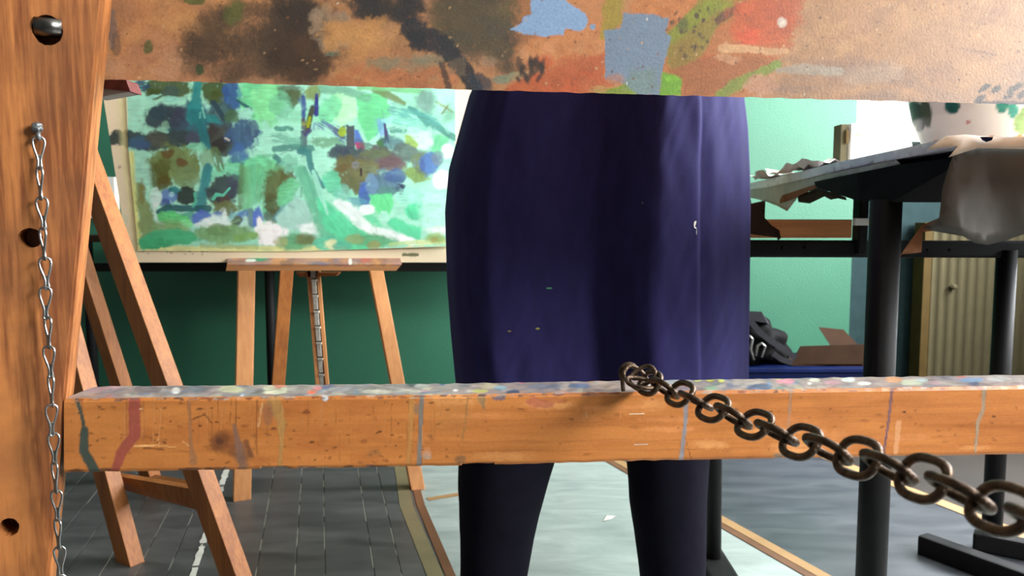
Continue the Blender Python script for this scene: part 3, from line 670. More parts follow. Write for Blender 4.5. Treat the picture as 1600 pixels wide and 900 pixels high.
# ================================================================== SMALL EASEL WITH THE GREEN PAINTING
e = empty('easel', (P(510, 700, 2.4).x, 2.4, 0), label='small beech easel carrying the green painting', category='easel')
lf = G(375, 783); rf = G(651, 765)
def pxw(w_, d): return w_*d/F
bm = bmesh.new(); beam(bm, Vector((lf.x, lf.y+.015, 0)), P(392, 60, lf.y+.26), pxw(27, lf.y), .030, (math.cos(.44), math.sin(.44), 0), .002, flat=0); from_bm('leg', bm, M['easel'], e)
bm = bmesh.new(); beam(bm, Vector((rf.x, rf.y+.015, 0)), P(518, 60, rf.y+.26), pxw(22, rf.y), .040, (math.cos(.27), math.sin(.27), 0), .002, flat=0); from_bm('leg', bm, M['easel'], e)
rl = G(428, 690); bm = bmesh.new(); beam(bm, Vector((rl.x, rl.y, 0)), P(468, 150, 2.62), pxw(21, 2.6), .03, (math.cos(.33), math.sin(.33), 0), .002, flat=0); from_bm('leg', bm, M['easel_dark'], e)
# mast: two rails with a toothed steel rack between
da, db = 2.29, 2.27
for s, xs in ((-1, (484, 503)), (1, (500, 512))):
    a = P(501 if s < 0 else 516, 660, db); b = P(482.5 if s < 0 else 497.5, 425, da); dv = b-a
    bm = bmesh.new(); beam(bm, a, a+dv*1.04, pxw(6, da), .022, (math.cos(.2), math.sin(.2), 0), .0015); from_bm('mast_rail', bm, M['easel'], e)
a = P(508, 660, db+.004); b = P(489.8, 425, da+.004)
bm = bmesh.new(); beam(bm, a, a+(b-a)*1.06, pxw(9, da), .006, (1, 0, 0), 0); from_bm('rack_back', bm, M['shoe'], e)
for k in range(9):
    y = 438+k*24.6; x = 490.3+(y-438)*.079
    a = P(x, y, da-.022); b = P(x+1.6, y+21, da-.022)
    bm = bmesh.new(); beam(bm, b, a, pxw(6.5, da), .004, (1, 0, 0), .001); beam(bm, P(x+.6, y+1.5, da-.022), P(x+.6, y-1.5, da-.022), pxw(8.5, da), .010, (1, 0, 0), .001)
    from_bm('rack_tooth', bm, M['rack'], e)
bm = bmesh.new(); box(bm, tuple(P(480, 433, da-.03)), tuple(P(497, 421, da-.02)+Vector((0, .04, 0))), .002); from_bm('latch_housing', bm, M['shoe'], e)
bm = bmesh.new(); q = P(490, 428, da-.035); box(bm, (q.x-.008, q.y-.004, q.z-.012), (q.x+.006, q.y+.004, q.z+.010), .002); from_bm('latch', bm, M['steel'], e)
# cross piece under the tray, then the tray
bm = bmesh.new(); c = [P(468, 433, 2.26), P(525, 431, 2.26), P(530, 426, 2.26), P(462, 426, 2.26)]; loft(bm, [c, [p+Vector((0, .03, 0)) for p in c]]); from_bm('tray_block', bm, M['easel_dark'], e)
c0 = [P(353, 423, 2.20), P(619, 423, 2.20), P(628, 413, 2.20), P(355, 413, 2.20)]
c1 = [P(357, 422, 2.27), P(617, 422, 2.27), P(625, 403, 2.27), P(356, 403, 2.27)]
nx_ = 240; V = []; 
def quad(c, s, t_): return (c[0]*(1-s)+c[1]*s)*(1-t_)+(c[3]*(1-s)+c[2]*s)*t_
us = np.linspace(0, 1, nx_); rows = []
prof = [(c0, t_) for t_ in np.linspace(0, 1, 8)]
V = [quad(c0, s, t_) for t_ in np.linspace(0, 1, 8) for s in us]
V += [quad(c0, s, 1)*(1-k)+quad(c1, s, 1)*k for k in np.linspace(.1, 1, 9) for s in us]
V += [quad(c1, s, 0) for s in us]
nr = len(V)//nx_; ii = np.arange(nr*nx_).reshape(nr, nx_)
Fc = [[int(ii[k, j]), int(ii[k, j+1]), int(ii[(k+1) % nr, j+1]), int(ii[(k+1) % nr, j])] for k in range(nr) for j in range(nx_-1)]
Fc += [[int(x) for x in ii[:, 0]], [int(x) for x in ii[::-1, -1]]]
M['tray'] = painted('tray_wood_with_paint', ((206, 150, 100), (168, 110, 66), 0, .8), .5, .08)
o = from_py('tray', V, Fc, M['tray'], e); X, Y = project([tuple(v) for v in V]); cv = Canvas(X, Y)
for k in range(70):
    cv.blob(random.uniform(356, 626), random.uniform(403, 413), random.uniform(4, 14), random.uniform(2, 5), random.choice([(150, 110, 100), (120, 110, 130), (170, 120, 110), (130, 95, 80), (185, 150, 130)]), random.uniform(.3, .8), 0, .4)
cv.blob(404, 405, 16, 3, (40, 150, 110)); cv.blob(392, 407, 8, 2.5, (225, 235, 225)); cv.blob(547, 408, 3, 5, (235, 235, 225)); cv.blob(570, 406, 9, 4, (190, 80, 70), .7)
put_paint(o.data, cv)
# paint marks on the legs
def mark(cx, cy, d, rx, ry, col, nm='paint_mark'):
    bm = bmesh.new(); n = 14; rr = [1+.25*mnoise.noise(Vector((cx, i*.9, cy))) for i in range(n)]
    p = [P(cx+rx*rr[i]*math.cos(i*2*PI/n), cy+ry*rr[i]*math.sin(i*2*PI/n), d) for i in range(n)]
    loft(bm, [p, [q+Vector((0, .003, 0)) for q in p]]); key = 'paint%s' % (col,)
    if key not in M: M[key] = simple('dried_paint', col, .5)
    return from_bm(nm, bm, M[key], e)
def leg_d(y, y1, d1, y0, d0): return d0+(d1-d0)*(y-y0)/(y1-y0)
for (cx, cy, rx, ry, col) in ((379.5, 443, 2.2, 8, (80, 76, 110)), (385, 554, 2.6, 9, (80, 76, 110)), (374, 484, 2.4, 2.6, (235, 235, 225)), (382, 538, 1.2, 4, (150, 190, 110)), (381, 545, 1.2, 2, (220, 200, 90)), (386, 500, 1.6, 18, (150, 130, 110))):
    mark(cx, cy, 2.262+(783-cy)/723*.26-.006, rx, ry, col)
for (cx, cy, rx, ry, col) in ((595, 455, 3.5, 14, (150, 120, 105)), (608, 534, 2, 4, (240, 238, 228)), (612, 508, 1.5, 8, (160, 110, 110))):
    mark(cx, cy, 2.352+(765-cy)/705*.26-.014, rx, ry, col)

# painting: board and paper, with one brushwork running over both
BD = 2.285
def board_pt(px, py): return P(px, py, BD-.02+.085*(410-py)/350)
us = np.linspace(0, 1, 430); vs = np.linspace(0, 1, 300)
def board_fn(U, V):
    x0_ = 202+(150-202)*V*1.18; x1_ = 736+V*8; px = x0_*(1-U)+x1_*U; py = 410-V*390
    return np.array([board_pt(a, b)[:] for a, b in zip(px, py)])
def brush(cv):
    c = cv
    B = c.blob; Ln = c.line; Po = c.poly
    mint = (165, 232, 205)
    # ground of the picture
    Po([(197, 20), (200, 235), (218, 391), (420, 393), (560, 392), (640, 386), (712, 384), (712, 20)], mint, 1, 2)
    for k in range(60): B(random.uniform(210, 710), random.uniform(30, 380), random.uniform(14, 40), random.uniform(10, 24), random.choice([(150, 225, 195), (175, 240, 215), (135, 220, 170), (160, 225, 215)]), .5, random.uniform(-60, 60), .5, .4)
    # yellow washes beside the paper's edge
    Ln([(188, 150), (193, 240), (206, 380)], 8, (236, 232, 160), .8, .3, .6); Ln([(205, 240), (212, 330), (220, 384)], 9, (222, 226, 140), .9, .3, .4)
    Ln([(205, 387), (330, 390), (470, 388), (560, 388)], 9, (232, 226, 150), .85, .3, .5); Ln([(640, 380), (712, 376)], 9, (225, 235, 170), .8)
    # greens
    B(405, 150, 36, 45, (112, 215, 150), .95); B(420, 160, 26, 34, (140, 230, 160), .8); B(395, 265, 46, 22, (112, 212, 155), .9); B(345, 270, 30, 14, (130, 220, 180), .8)
    B(537, 172, 22, 26, (180, 246, 190), .95); B(515, 172, 16, 24, (120, 214, 160), .9, 30); Po([(556, 150), (600, 140), (612, 180), (600, 200), (575, 222), (560, 190)], (108, 212, 145), .95, 3)
    B(655, 160, 30, 22, (150, 225, 190), .8); B(630, 185, 30, 12, (150, 235, 205), .8)
    Po([(681, 210), (703, 212), (696, 242), (672, 244)], (112, 206, 152), .95, 2, 1.5, .15, 105); B(655, 220, 22, 14, (196, 250, 216), .9); B(700, 235, 10, 12, (215, 250, 232), .9)
    # top foliage left
    B(262, 138, 42, 14, (72, 88, 42), .95, 0, .35, .2, .12, 90); B(240, 147, 14, 9, (64, 84, 34), .9); B(268, 143, 14, 9, (66, 92, 84), .85); B(222, 133, 11, 9, (38, 78, 110), .9, 0, .4, .2, .25)
    B(334, 143, 22, 20, (64, 82, 36), .95, 20, .35, .2, .1, 80); B(343, 152, 14, 12, (76, 92, 40), .9); B(362, 150, 15, 24, (52, 92, 150), .95, -10, .35, .2, .15, 95); Ln([(371, 156), (393, 172)], 5, (36, 88, 98), .95)
    B(452, 145, 20, 15, (84, 112, 86), .9, 0, .35, .25, .1, 90); Po([(445, 140), (470, 140), (466, 160), (458, 171), (450, 160)], (82, 98, 62), .9, 3, 2, .15, 90); B(440, 165, 18, 20, (110, 190, 150), .6)
    B(490, 145, 12, 13, (120, 140, 72), .9, 0, .4, .25, .1, 90)
    Ln([(503, 138), (540, 142), (575, 152)], 14, (110, 172, 140), .85, .4, .4, .1); Ln([(585, 140), (606, 148), (632, 162)], [10, 13, 6], (112, 132, 82), .9, .35, .4, .15); Ln([(560, 137), (600, 139), (660, 143)], 7, (112, 186, 120), .8)
    B(666, 158, 15, 20, (112, 148, 140), .85, 10, .35, .3, .1, 80)
    # dark mass left
    B(298, 195, 38, 34, (38, 90, 108), .95, 0, .4, .2); B(256, 182, 30, 19, (44, 62, 74), .96, -8, .35, .18, .1, 20); B(246, 176, 14, 10, (36, 66, 78), .8); B(282, 186, 14, 20, (62, 66, 90), .6)
    Ln([(172, 222), (200, 216), (232, 224), (270, 216), (300, 220)], [16, 24, 26, 28, 26], (52, 70, 72), .97, .35, .2, .1); B(214, 224, 15, 11, (58, 100, 130), .8, 0, .3, .4, .1, 90); B(245, 216, 18, 13, (78, 84, 72), .8); B(226, 226, 12, 8, (62, 90, 130), .7); B(188, 214, 12, 8, (44, 64, 70), .9)
    Ln([(172, 226), (171, 240)], 5, (50, 66, 50), .6, .4, .6)
    Ln([(248, 202), (262, 206)], 5, (150, 215, 190), .7, .5); B(258, 196, 6, 7, (140, 190, 160), .6); B(268, 155, 12, 5, (150, 225, 205), .8, 0, .5); B(240, 151, 12, 3.5, (160, 232, 212), .8, -10, .5)
    B(340, 212, 24, 24, (58, 52, 48), .95, 10, .4, .25, .1, 60); B(352, 228, 20, 15, (48, 48, 46), .9); B(380, 212, 25, 26, (60, 92, 130), .95, 0, .35, .2, .1, 100); B(372, 240, 16, 15, (66, 108, 165), .85, 10, .4, .3, .2, 100); B(395, 205, 9, 15, (66, 92, 120), .8)
    B(345, 178, 22, 18, (58, 86, 96), .9, 30); Ln([(333, 160), (350, 185)], 8, (40, 66, 80), .9); B(362, 182, 12, 10, (70, 104, 70), .85)
    Ln([(309, 125), (307, 150), (304, 180)], [12, 14, 26], (40, 140, 140), .95, .3, .3); Ln([(304, 178), (316, 200), (322, 230)], [20, 14, 14], (34, 118, 124), .9); Po([(315, 178), (336, 180), (348, 194), (322, 190)], (36, 132, 132), .9, 1.5)
    Ln([(316, 168), (320, 184)], 2.5, (130, 210, 190), .8); Ln([(352, 216), (358, 219)], 3, (200, 200, 185), .9); B(302, 216, 12, 10, (74, 80, 104), .6)
    B(302, 232, 20, 8, (130, 210, 170), .75, -10, .5); B(385, 178, 14, 9, (170, 235, 215), .8, -25, .5)
    # olive shapes beneath
    B(272, 258, 40, 30, (112, 134, 78), .97, 10, .35, .18, .1, 60); B(250, 272, 18, 24, (88, 96, 42), .9, 20, .35, .3, .15, 75); B(262, 240, 10, 7, (96, 70, 34), .8); B(284, 254, 10, 7, (100, 74, 44), .85, 30); B(292, 280, 20, 18, (118, 146, 98), .8); B(256, 286, 12, 10, (84, 78, 30), .8)
    Ln([(336, 236), (344, 262)], 14, (92, 120, 74), .85, .4, .3, .45); B(322, 250, 10, 16, (120, 160, 110), .7)
    Ln([(325, 262), (318, 300), (312, 325)], [14, 17, 16], (42, 128, 136), .92, .3, .3)
    B(350, 296, 26, 22, (60, 74, 76), .96, -10, .35, .18, .1, 70); B(366, 290, 12, 20, (66, 74, 92), .8, 10); B(345, 312, 14, 10, (86, 62, 60), .8); B(334, 306, 12, 12, (50, 64, 70), .8)
    B(292, 305, 17, 14, (40, 56, 52), .97, 5, .25, .12); B(262, 308, 13, 12, (90, 122, 182), .9, 10, .4); B(256, 316, 9, 6, (62, 80, 150), .7); B(272, 297, 8, 6, (40, 116, 122), .95); B(268, 304, 4, 4, (170, 220, 230), .8)
    Ln([(247, 331), (262, 324), (285, 326), (326, 326)], [7, 11, 10, 11], (36, 94, 100), .95, .2); Ln([(264, 333), (280, 340), (300, 336)], 10, (62, 156, 134), .8); Ln([(305, 302), (306, 315), (302, 322)], 5, (84, 190, 160), .9)
    Ln([(333, 311), (338, 304), (349, 305), (359, 294)], [5, 6, 4, 3], (98, 204, 172), .98, .15, .15)
    B(314, 340, 17, 11, (82, 112, 194), .93, -15, .35); B(290, 344, 10, 6, (100, 140, 190), .7); B(352, 326, 22, 11, (104, 112, 66), .92, 0, .4, .2, .15, 90); B(340, 336, 9, 5, (90, 120, 190), .8)
    # hanging greens and blues, centre left
    for k in range(16): Ln([(378+k*4.4, 262+random.uniform(-4, 8)), (377+k*4.4+random.uniform(-2, 3), 300+random.uniform(0, 34))], random.uniform(6, 12), random.choice([(104, 160, 108), (112, 190, 136), (96, 140, 92), (110, 200, 150)]), .75, .35, .5, .15)
    B(388, 342, 24, 14, (86, 126, 190), .9, 0, .4, .25, .1, 90); Ln([(371, 344), (366, 350)], 14, (92, 110, 84), .9); B(402, 340, 7, 16, (92, 122, 205), .9); Ln([(392, 330), (390, 352)], 9, (110, 150, 150), .9); B(425, 338, 12, 11, (100, 130, 110), .9, 30)
    B(428, 290, 18, 28, (96, 108, 66), .95, 20, .35, .25, .2, 75); B(448, 280, 10, 24, (92, 96, 52), .9, 10); B(424, 320, 11, 18, (84, 92, 54), .9, -20, .35); Ln([(450, 318), (432, 340)], 10, (92, 150, 160), .8)
    # whites
    Po([(303, 352), (322, 342), (332, 336), (346, 340), (352, 326), (357, 342), (362, 352), (350, 360), (320, 358)], (224, 246, 240), .95, 4, 3); Po([(362, 356), (376, 350), (384, 332), (388, 352), (396, 362), (380, 376), (364, 372)], (190, 236, 215), .9, 4, 3)
    Po([(404, 338), (412, 346), (428, 348), (452, 354), (448, 378), (430, 384), (405, 380), (398, 362)], (250, 255, 250), 1, 4, 3); B(425, 366, 22, 15, (255, 255, 252), 1)
    Po([(236, 315), (246, 300), (250, 318), (243, 332), (250, 345), (258, 346), (262, 352), (250, 356), (238, 336)], (232, 250, 244), .95, 4, 3); B(224, 280, 12, 32, (168, 228, 205), .85, -12, .3, .4); B(244, 306, 9, 12, (205, 240, 228), .8)
    # bottom greens left
    Po([(213, 284), (224, 292), (226, 308), (238, 330), (244, 350), (250, 366), (220, 372), (214, 320)], (136, 156, 100), .95, 4, 3, .1, 80); B(222, 300, 6, 18, (126, 122, 66), .7)
    B(270, 343, 26, 11, (100, 214, 128), .95, 8, .35); B(290, 350, 12, 7, (140, 232, 160), .8); B(262, 362, 34, 16, (130, 170, 112), .9, 0, .3, .3); B(350, 366, 50, 14, (124, 172, 116), .95, 0, .35, .25, .1, 90); B(342, 360, 18, 10, (106, 146, 92), .7)
    Po([(216, 374), (232, 362), (262, 358), (300, 362), (312, 374), (290, 382), (262, 384), (240, 391), (220, 389)], (76, 186, 132), .98, 4, 2, .05, 0); B(245, 380, 24, 9, (66, 178, 124), .9); Ln([(205, 384), (216, 381)], 3, (80, 150, 90), .7, .4); Ln([(370, 372), (398, 368)], 10, (130, 178, 100), .85)
    Ln([(315, 384), (400, 386)], 7, (160, 178, 110), .6, .5, .5)
    # centre trees and castle
    Ln([(474, 152), (475, 172), (474, 186)], 7, (48, 62, 140), .9, .5, .4, .3); Ln([(495, 148), (494, 178)], [4, 9], (46, 38, 132), .97, .3, .3, .2); Ln([(488, 168), (480, 204)], [8, 8], (64, 58, 44), .95, .4, .3, .2); Ln([(484, 184), (481, 198)], 4.5, (158, 176, 26), .95); Ln([(474, 188), (476, 208)], 8, (86, 60, 60), .8); Ln([(475, 205), (474, 234)], [9, 12], (84, 104, 114), .9, .35, .3, .1); Ln([(484, 204), (478, 210)], 7, (70, 60, 120), .8)
    Ln([(430, 233), (460, 230), (486, 232)], 10, (64, 128, 120), .85, .45, .3, .2); Ln([(432, 201), (456, 201)], 7, (40, 126, 110), .8, .5, .3, .4); Ln([(432, 215), (466, 222)], 16, (90, 165, 140), .6, .4, .4, .55); Ln([(430, 245), (440, 252), (436, 256)], 9, (70, 128, 128), .9)
    Ln([(468, 236), (482, 240), (486, 262), (498, 284), (506, 290)], [9, 11, 9, 9, 10], (62, 132, 132), .92, .25); Ln([(476, 262), (482, 280), (492, 308)], 5, (84, 128, 165), .85, .4)
    B(452, 255, 16, 14, (130, 205, 175), .8); B(510, 222, 22, 8, (92, 140, 96), .7, 0, .5, .3, .3)
    Ln([(502, 195), (524, 204), (538, 216)], [14, 14, 12], (86, 96, 160), .85, .4, .3, .55); Ln([(524, 203), (536, 214)], 7, (66, 58, 110), .8, .4, .3, .3); B(535, 205, 6, 9, (154, 182, 50), .95, 0, .5); Po([(541, 194), (547, 197), (554, 195), (555, 232), (541, 232)], (72, 78, 84), .97, 1.2); Po([(553, 201), (560, 203), (567, 220), (566, 225), (554, 224)], (84, 116, 196), .95, 1.5, 1.2, .1, 80); Po([(555, 223), (569, 224), (570, 232), (557, 234)], (196, 42, 118), .97, 1.5)
    Ln([(594, 192), (600, 220)], 16, (122, 160, 225), .7, .4, .4, .5); Ln([(601, 194), (605, 222)], [4, 7], (70, 58, 104), .95); Po([(588, 222), (602, 214), (606, 236), (594, 236)], (62, 112, 48), .95, 2); Ln([(560, 222), (590, 234)], 10, (70, 100, 90), .7, .5, .3, .4); Ln([(612, 205), (632, 204)], 8, (76, 140, 130), .8, .5, .3, .3); B(615, 225, 17, 11, (70, 100, 120), .8, 20, .5, .3, .2)
    Po([(632, 210), (642, 212), (655, 226), (650, 232), (634, 226)], (156, 196, 100), .95, 2)
    B(548, 243, 34, 14, (66, 82, 88), .97, 6, .3, .18, .1, 20); B(536, 236, 14, 8, (62, 76, 92), .9, 40, .3); B(598, 247, 34, 17, (98, 96, 100), .95, 5, .35, .2, .1, 60); B(612, 256, 22, 14, (112, 92, 96), .9, 0, .3); B(585, 240, 22, 8, (104, 122, 82), .7); B(640, 240, 26, 14, (98, 118, 112), .92, 20, .35, .25)
    B(546, 272, 28, 26, (110, 106, 66), .96, 30, .35, .2, .1, 60); B(535, 262, 12, 6, (112, 96, 60), .8, -15); B(575, 266, 22, 16, (116, 118, 80), .9); B(560, 290, 16, 14, (104, 110, 74), .9, 40); Ln([(564, 264), (564, 274)], 3, (60, 40, 56), .9); B(555, 258, 6, 6, (130, 135, 145), .7)
    B(598, 288, 30, 20, (90, 122, 144), .95, -10, .35, .2, .1, 70); B(618, 275, 16, 12, (78, 106, 156), .85); B(570, 306, 9, 16, (70, 104, 178), .92, -10, .35); B(580, 288, 10, 16, (112, 150, 185), .7); B(606, 298, 14, 7, (92, 142, 134), .7)
    B(650, 272, 20, 12, (128, 160, 86), .95, 20, .35, .2, .1, 80); B(660, 255, 18, 18, (112, 132, 98), .92, 0, .35); B(672, 256, 17, 18, (82, 120, 178), .92, 10, .35, .2, .1, 60); B(684, 246, 9, 12, (120, 140, 150), .7); B(660, 258, 4, 10, (70, 90, 150), .6)
    Ln([(640, 168), (670, 190), (712, 216)], [6, 14, 9], (74, 142, 130), .9, .4, .3, .2); Ln([(618, 172), (680, 192)], 20, (90, 168, 160), .8, .35, .4, .5); Ln([(616, 190), (664, 200)], 8, (100, 185, 170), .6, .4, .3, .5)
    Ln([(683, 160), (708, 175)], 4, (130, 140, 80), .7, .5, .3, .3); B(700, 178, 10, 14, (100, 150, 120), .6, 0, .5, .4, .3); Ln([(700, 165), (690, 178)], 3, (120, 110, 70), .7)
    # flows in the lower middle
    Po([(430, 340), (450, 318), (464, 309), (478, 315), (490, 336), (494, 352), (470, 362), (440, 356)], (170, 218, 205), .95, 3, 3, .05, 60); Po([(468, 350), (490, 346), (508, 350), (500, 364), (470, 366)], (236, 252, 246), .95, 4, 3)
    B(448, 300, 14, 24, (112, 206, 150), .85, 35); Ln([(470, 268), (486, 300), (506, 345), (520, 368)], [18, 24, 32, 40], (104, 188, 150), .9, .25, .3); Ln([(500, 312), (520, 345), (560, 378)], [12, 34, 40], (98, 218, 164), .96, .25, .3, .05)
    Ln([(490, 268), (500, 300), (512, 334)], [6, 10, 4], (160, 230, 205), .9, .3); B(520, 285, 14, 20, (104, 208, 165), .9, -20); B(537, 302, 12, 12, (120, 200, 180), .7, 0, .5, .3, .3); B(558, 316, 14, 8, (96, 160, 180), .7, 20, .5)
    Po([(577, 304), (612, 302), (616, 320), (606, 338), (596, 338), (582, 322)], (104, 218, 146), .97, 2, 2, .05, 70); B(648, 330, 15, 15, (92, 214, 160), .97, -10, .2, .12, .05, 70); B(640, 306, 22, 14, (160, 236, 212), .8); B(680, 330, 24, 30, (186, 248, 226), .9, 0, .3, .5)
    Po([(602, 345), (620, 340), (642, 352), (656, 356), (658, 374), (640, 372), (622, 362), (604, 352)], (96, 220, 164), .95, 3, 2, .05, 60); Po([(566, 338), (580, 334), (592, 346), (600, 360), (584, 358), (570, 350)], (112, 222, 170), .9, 2)
    Ln([(530, 318), (548, 330), (562, 346), (580, 360), (612, 368), (645, 378)], [16, 20, 17, 14, 14, 10], (240, 255, 250), .97, .35, .3, .05); B(572, 328, 12, 8, (236, 252, 246), .9, -10, .5); B(600, 340, 8, 10, (180, 240, 220), .8)
    B(690, 281, 14, 15, (255, 255, 255), 1, 0, .2, .2); B(624, 295, 8, 8, (60, 80, 110), .6, 30, .6, .2, .5); B(629, 291, 4, 3, (40, 46, 90), .9); B(692, 360, 24, 7, (232, 252, 240), .9, 0, .3, .5)
    # bottom band
    B(462, 377, 28, 12, (104, 178, 130), .95, 0, .35, .3); B(478, 374, 15, 9, (118, 116, 66), .8, 0, .35, .4); B(440, 378, 12, 8, (176, 176, 110), .6); B(512, 380, 22, 12, (104, 205, 168), .95); B(518, 383, 10, 8, (238, 242, 190), .9, 0, .4, .3); B(534, 384, 14, 8, (92, 190, 160), .8)
    B(580, 376, 38, 10, (104, 184, 134), .96, 3, .3, .3); B(556, 374, 14, 8, (160, 170, 110), .6); B(584, 382, 10, 6, (160, 150, 90), .7); Ln([(610, 382), (650, 378)], 6, (190, 220, 140), .7); B(682, 372, 15, 8, (150, 186, 104), .85, 0, .35, .4); B(678, 374, 6, 5, (170, 150, 80), .6)
    # loose bristle marks and speckle
    for k in range(150):
        x, y = random.uniform(225, 700), random.uniform(140, 372); a = random.uniform(-.5, 1.9); l = random.uniform(5, 15)
        i = np.argmin((c.X-x-6)**2+(c.Y-y-5)**2); base = c.C[i]; sc = np.where(base <= .0031308, base*12.92, 1.055*np.maximum(base, 1e-5)**(1/2.4)-.055)*255
        Ln([(x, y), (x+l*math.cos(a), y+l*math.sin(a))], random.uniform(2, 6), tuple(np.clip(sc*random.uniform(.85, 1.12), 0, 255)), .6, .5, .4, random.choice([0, .35, .55]))
M['canvas'] = painted('painted_board', None, .5, .02, 300, .15)
o, pts = grid_slab('painting_board', us, vs, board_fn, (0, .010, 0), M['canvas'], None, label='cream drawing board behind the green abstract painting, on the small easel', category='board')
X, Y = project(pts); cv = Canvas(X, Y, (246, 230, 196)); rs = random.getstate()
def edge_spill(cv):
    cv.line([(160, 226), (185, 214), (205, 220)], [14, 22, 24], (46, 66, 66), .97, .4, .2, .15); cv.line([(171, 228), (170, 244)], 6, (54, 72, 52), .6, .5, .6)
    cv.line([(190, 140), (196, 235), (214, 385)], 13, (238, 234, 170), .6, .3, .8); cv.blob(187, 261, 3, 3, (120, 90, 70), .5); cv.blob(192, 345, 8, 12, (200, 226, 190), .35)
    for k in range(14): cv.blob(random.uniform(205, 330), random.uniform(391, 400), random.uniform(1, 3), random.uniform(.6, 1.4), (120, 110, 80), .6)
    cv.line([(630, 398), (652, 398)], 5, (90, 100, 60), .9)
edge_spill(cv); put_paint(o.data, cv)
us2 = np.linspace(0, 1, 420); vs2 = np.linspace(0, 1, 300)
def paper_fn(U, V):
    x0_ = np.interp(V, [0, .05, .45, .75, 1], [216, 215, 201, 196, 187]); x1_ = 712+0*V; px = x0_*(1-U)+x1_*U
    yb = np.interp(U, [0, .5, .72, 1], [392, 393, 389, 384]); py = yb-V*360
    out = np.array([board_pt(a, b)[:] for a, b in zip(px, py)])
    lift = .003+.014*np.clip((U-.6)/.4, 0, 1)*np.clip(1-V*5, 0, 1)
    out[:, 1] -= lift
    return out
o, pts = grid_slab('painting', us2, vs2, paper_fn, (0, .0012, 0), M['canvas'], None, label='green, blue and white abstract landscape painting on paper, on the small easel', category='painting')
X, Y = project(pts); cv = Canvas(X, Y, (240, 236, 190)); brush(cv); put_paint(o.data, cv)

# ================================================================== EASEL SEEN FROM THE SIDE, FAR LEFT
e = empty('easel', (P(150, 800, 2.0).x, 2.0, 0), label='wooden easel with splayed dark-sided legs, seen sideways at left', category='easel')
sd = Vector((math.cos(math.radians(58)), math.sin(math.radians(58)), 0))
g1 = G(386, 948); g3 = G(204, 878); g2 = G(237, 750)
legs = [(g1, P(-9, -150, 2.0)), (g3, P(-72, -150, 2.12)), (g2, P(-52, -150, 2.25))]
for g_, tp_ in legs:
    d_ = g_.y; wl = .030
    bm = bmesh.new(); beam(bm, g_, tp_, .036, .052, sd, .0015, flat=0); from_bm('leg', bm, M['easel_dark'], e)
def on_leg(k, z):
    a, b = legs[k]; return a+(b-a)*(z/b.z)
a = on_leg(1, .21)+Vector((-.01, -.01, 0)); b = on_leg(0, .20)+Vector((-.01, .0, 0))
ca = P(150, 742, 1.88); cb = P(306, 788, 1.76)
bm = bmesh.new(); c = [P(150, 738, 1.95), P(305, 765, 1.69), P(316, 799, 1.69), P(170, 759, 1.95)]; loft(bm, [c, [q+Vector((.004, .022, 0)) for q in c]]); from_bm('cross_bar', bm, M['easel_dark'], e)
bm = bmesh.new(); c = [P(228, 745, 2.38), P(300, 758, 2.1), P(302, 768, 2.1), P(232, 752, 2.38)]; loft(bm, [c, [q+Vector((0, .03, .0)) for q in c]]); from_bm('stretcher', bm, M['easel_dark'], e)
mark(317, 763, 1.745, 3, 8, (80, 190, 150))
a = on_leg(0, 1.15); b = on_leg(1, 1.15); bm = bmesh.new(); beam(bm, a, b, .04, .02, (0, 0, 1)); from_bm('top_brace', bm, M['easel_dark'], e)
# ================================================================== THE NEAR STUDIO EASEL
e = empty('studio_easel', (.1, .72, 0), label='large pine studio easel framing the view, with drilled left post and paint-dripped crossbar', category='easel')
# left post: leaning, turned a little about its own axis
fA, fB = P(159, 0, .70), P(77, 900, .70)              # inner front edge
sA, sB = P(176, 0, .742), P(88, 900, .742)            # inner back edge
def ext(a, b, z): return a+(b-a)*((z-a.z)/(b.z-a.z))
PT, PB = 1.75, 0.0
lw = Vector((-.105, -.038, 0))
bm = bmesh.new(); c = []
for z in (PB, PT):
    f_ = ext(fA, fB, z); s_ = ext(sA, sB, z); c += [f_, s_, s_+lw, f_+lw]
hexa(bm, c, 0)
n_cut = [e_ for e_ in bm.edges if abs((e_.verts[0].co-e_.verts[1].co).z) > 1]
bmesh.ops.bevel(bm, geom=n_cut, offset=.0022, segments=2, affect='EDGES')
post = from_bm('post', bm, M['post'], e)
# wear along the visible corner
holes = [(74, 47, .0115, .0125), (47, 372, .0095, .0085), (14, 824, .0080, .0085)]
fdir = Vector((.340, -.940, 0))                       # outward normal of the front face
def front_pt(px, py):
    r_ = ray(px, py); f0 = ext(fA, fB, P(px, py, .7).z); n_ = Vector((lw.y, -lw.x, 0)).normalized()
    o_ = Vector((0, 0, H)); t_ = (f0-o_).dot(n_)/r_.dot(n_); return o_+r_*t_
nrm = Vector((-lw.y, lw.x, 0)).normalized()
if nrm.y > 0: nrm = -nrm
def front_on(px, py):
    p = front_pt(px, py)
    for _ in range(4):
        f0 = ext(fA, fB, p.z); r_ = ray(px, py); o_ = Vector((0, 0, H)); p = o_+r_*((f0-o_).dot(nrm)/r_.dot(nrm))
    return p
bm = bmesh.new()
for px, py, rx, rz in holes:
    p = front_on(px, py); u_ = lw.normalized(); n = 28; rr = [1+.07*mnoise.noise(Vector((i*.8, px, 0))) for i in range(n)]
    ring = [Vector((p.x, p.y, p.z))+u_*math.cos(i*2*PI/n)*rx*rr[i]+Vector((0, 0, 1))*math.sin(i*2*PI/n)*rz*rr[i] for i in range(n)]
    loft(bm, [[q+nrm*.02 for q in ring], [q-nrm*.032 for q in ring]])
cut = from_bm('cutter', bm, M['post']); md = post.modifiers.new('holes', 'BOOLEAN'); md.operation = 'DIFFERENCE'; md.object = cut; md.solver = 'EXACT'
bpy.context.view_layer.update(); dg = bpy.context.evaluated_depsgraph_get(); new = bpy.data.meshes.new_from_object(post.evaluated_get(dg))
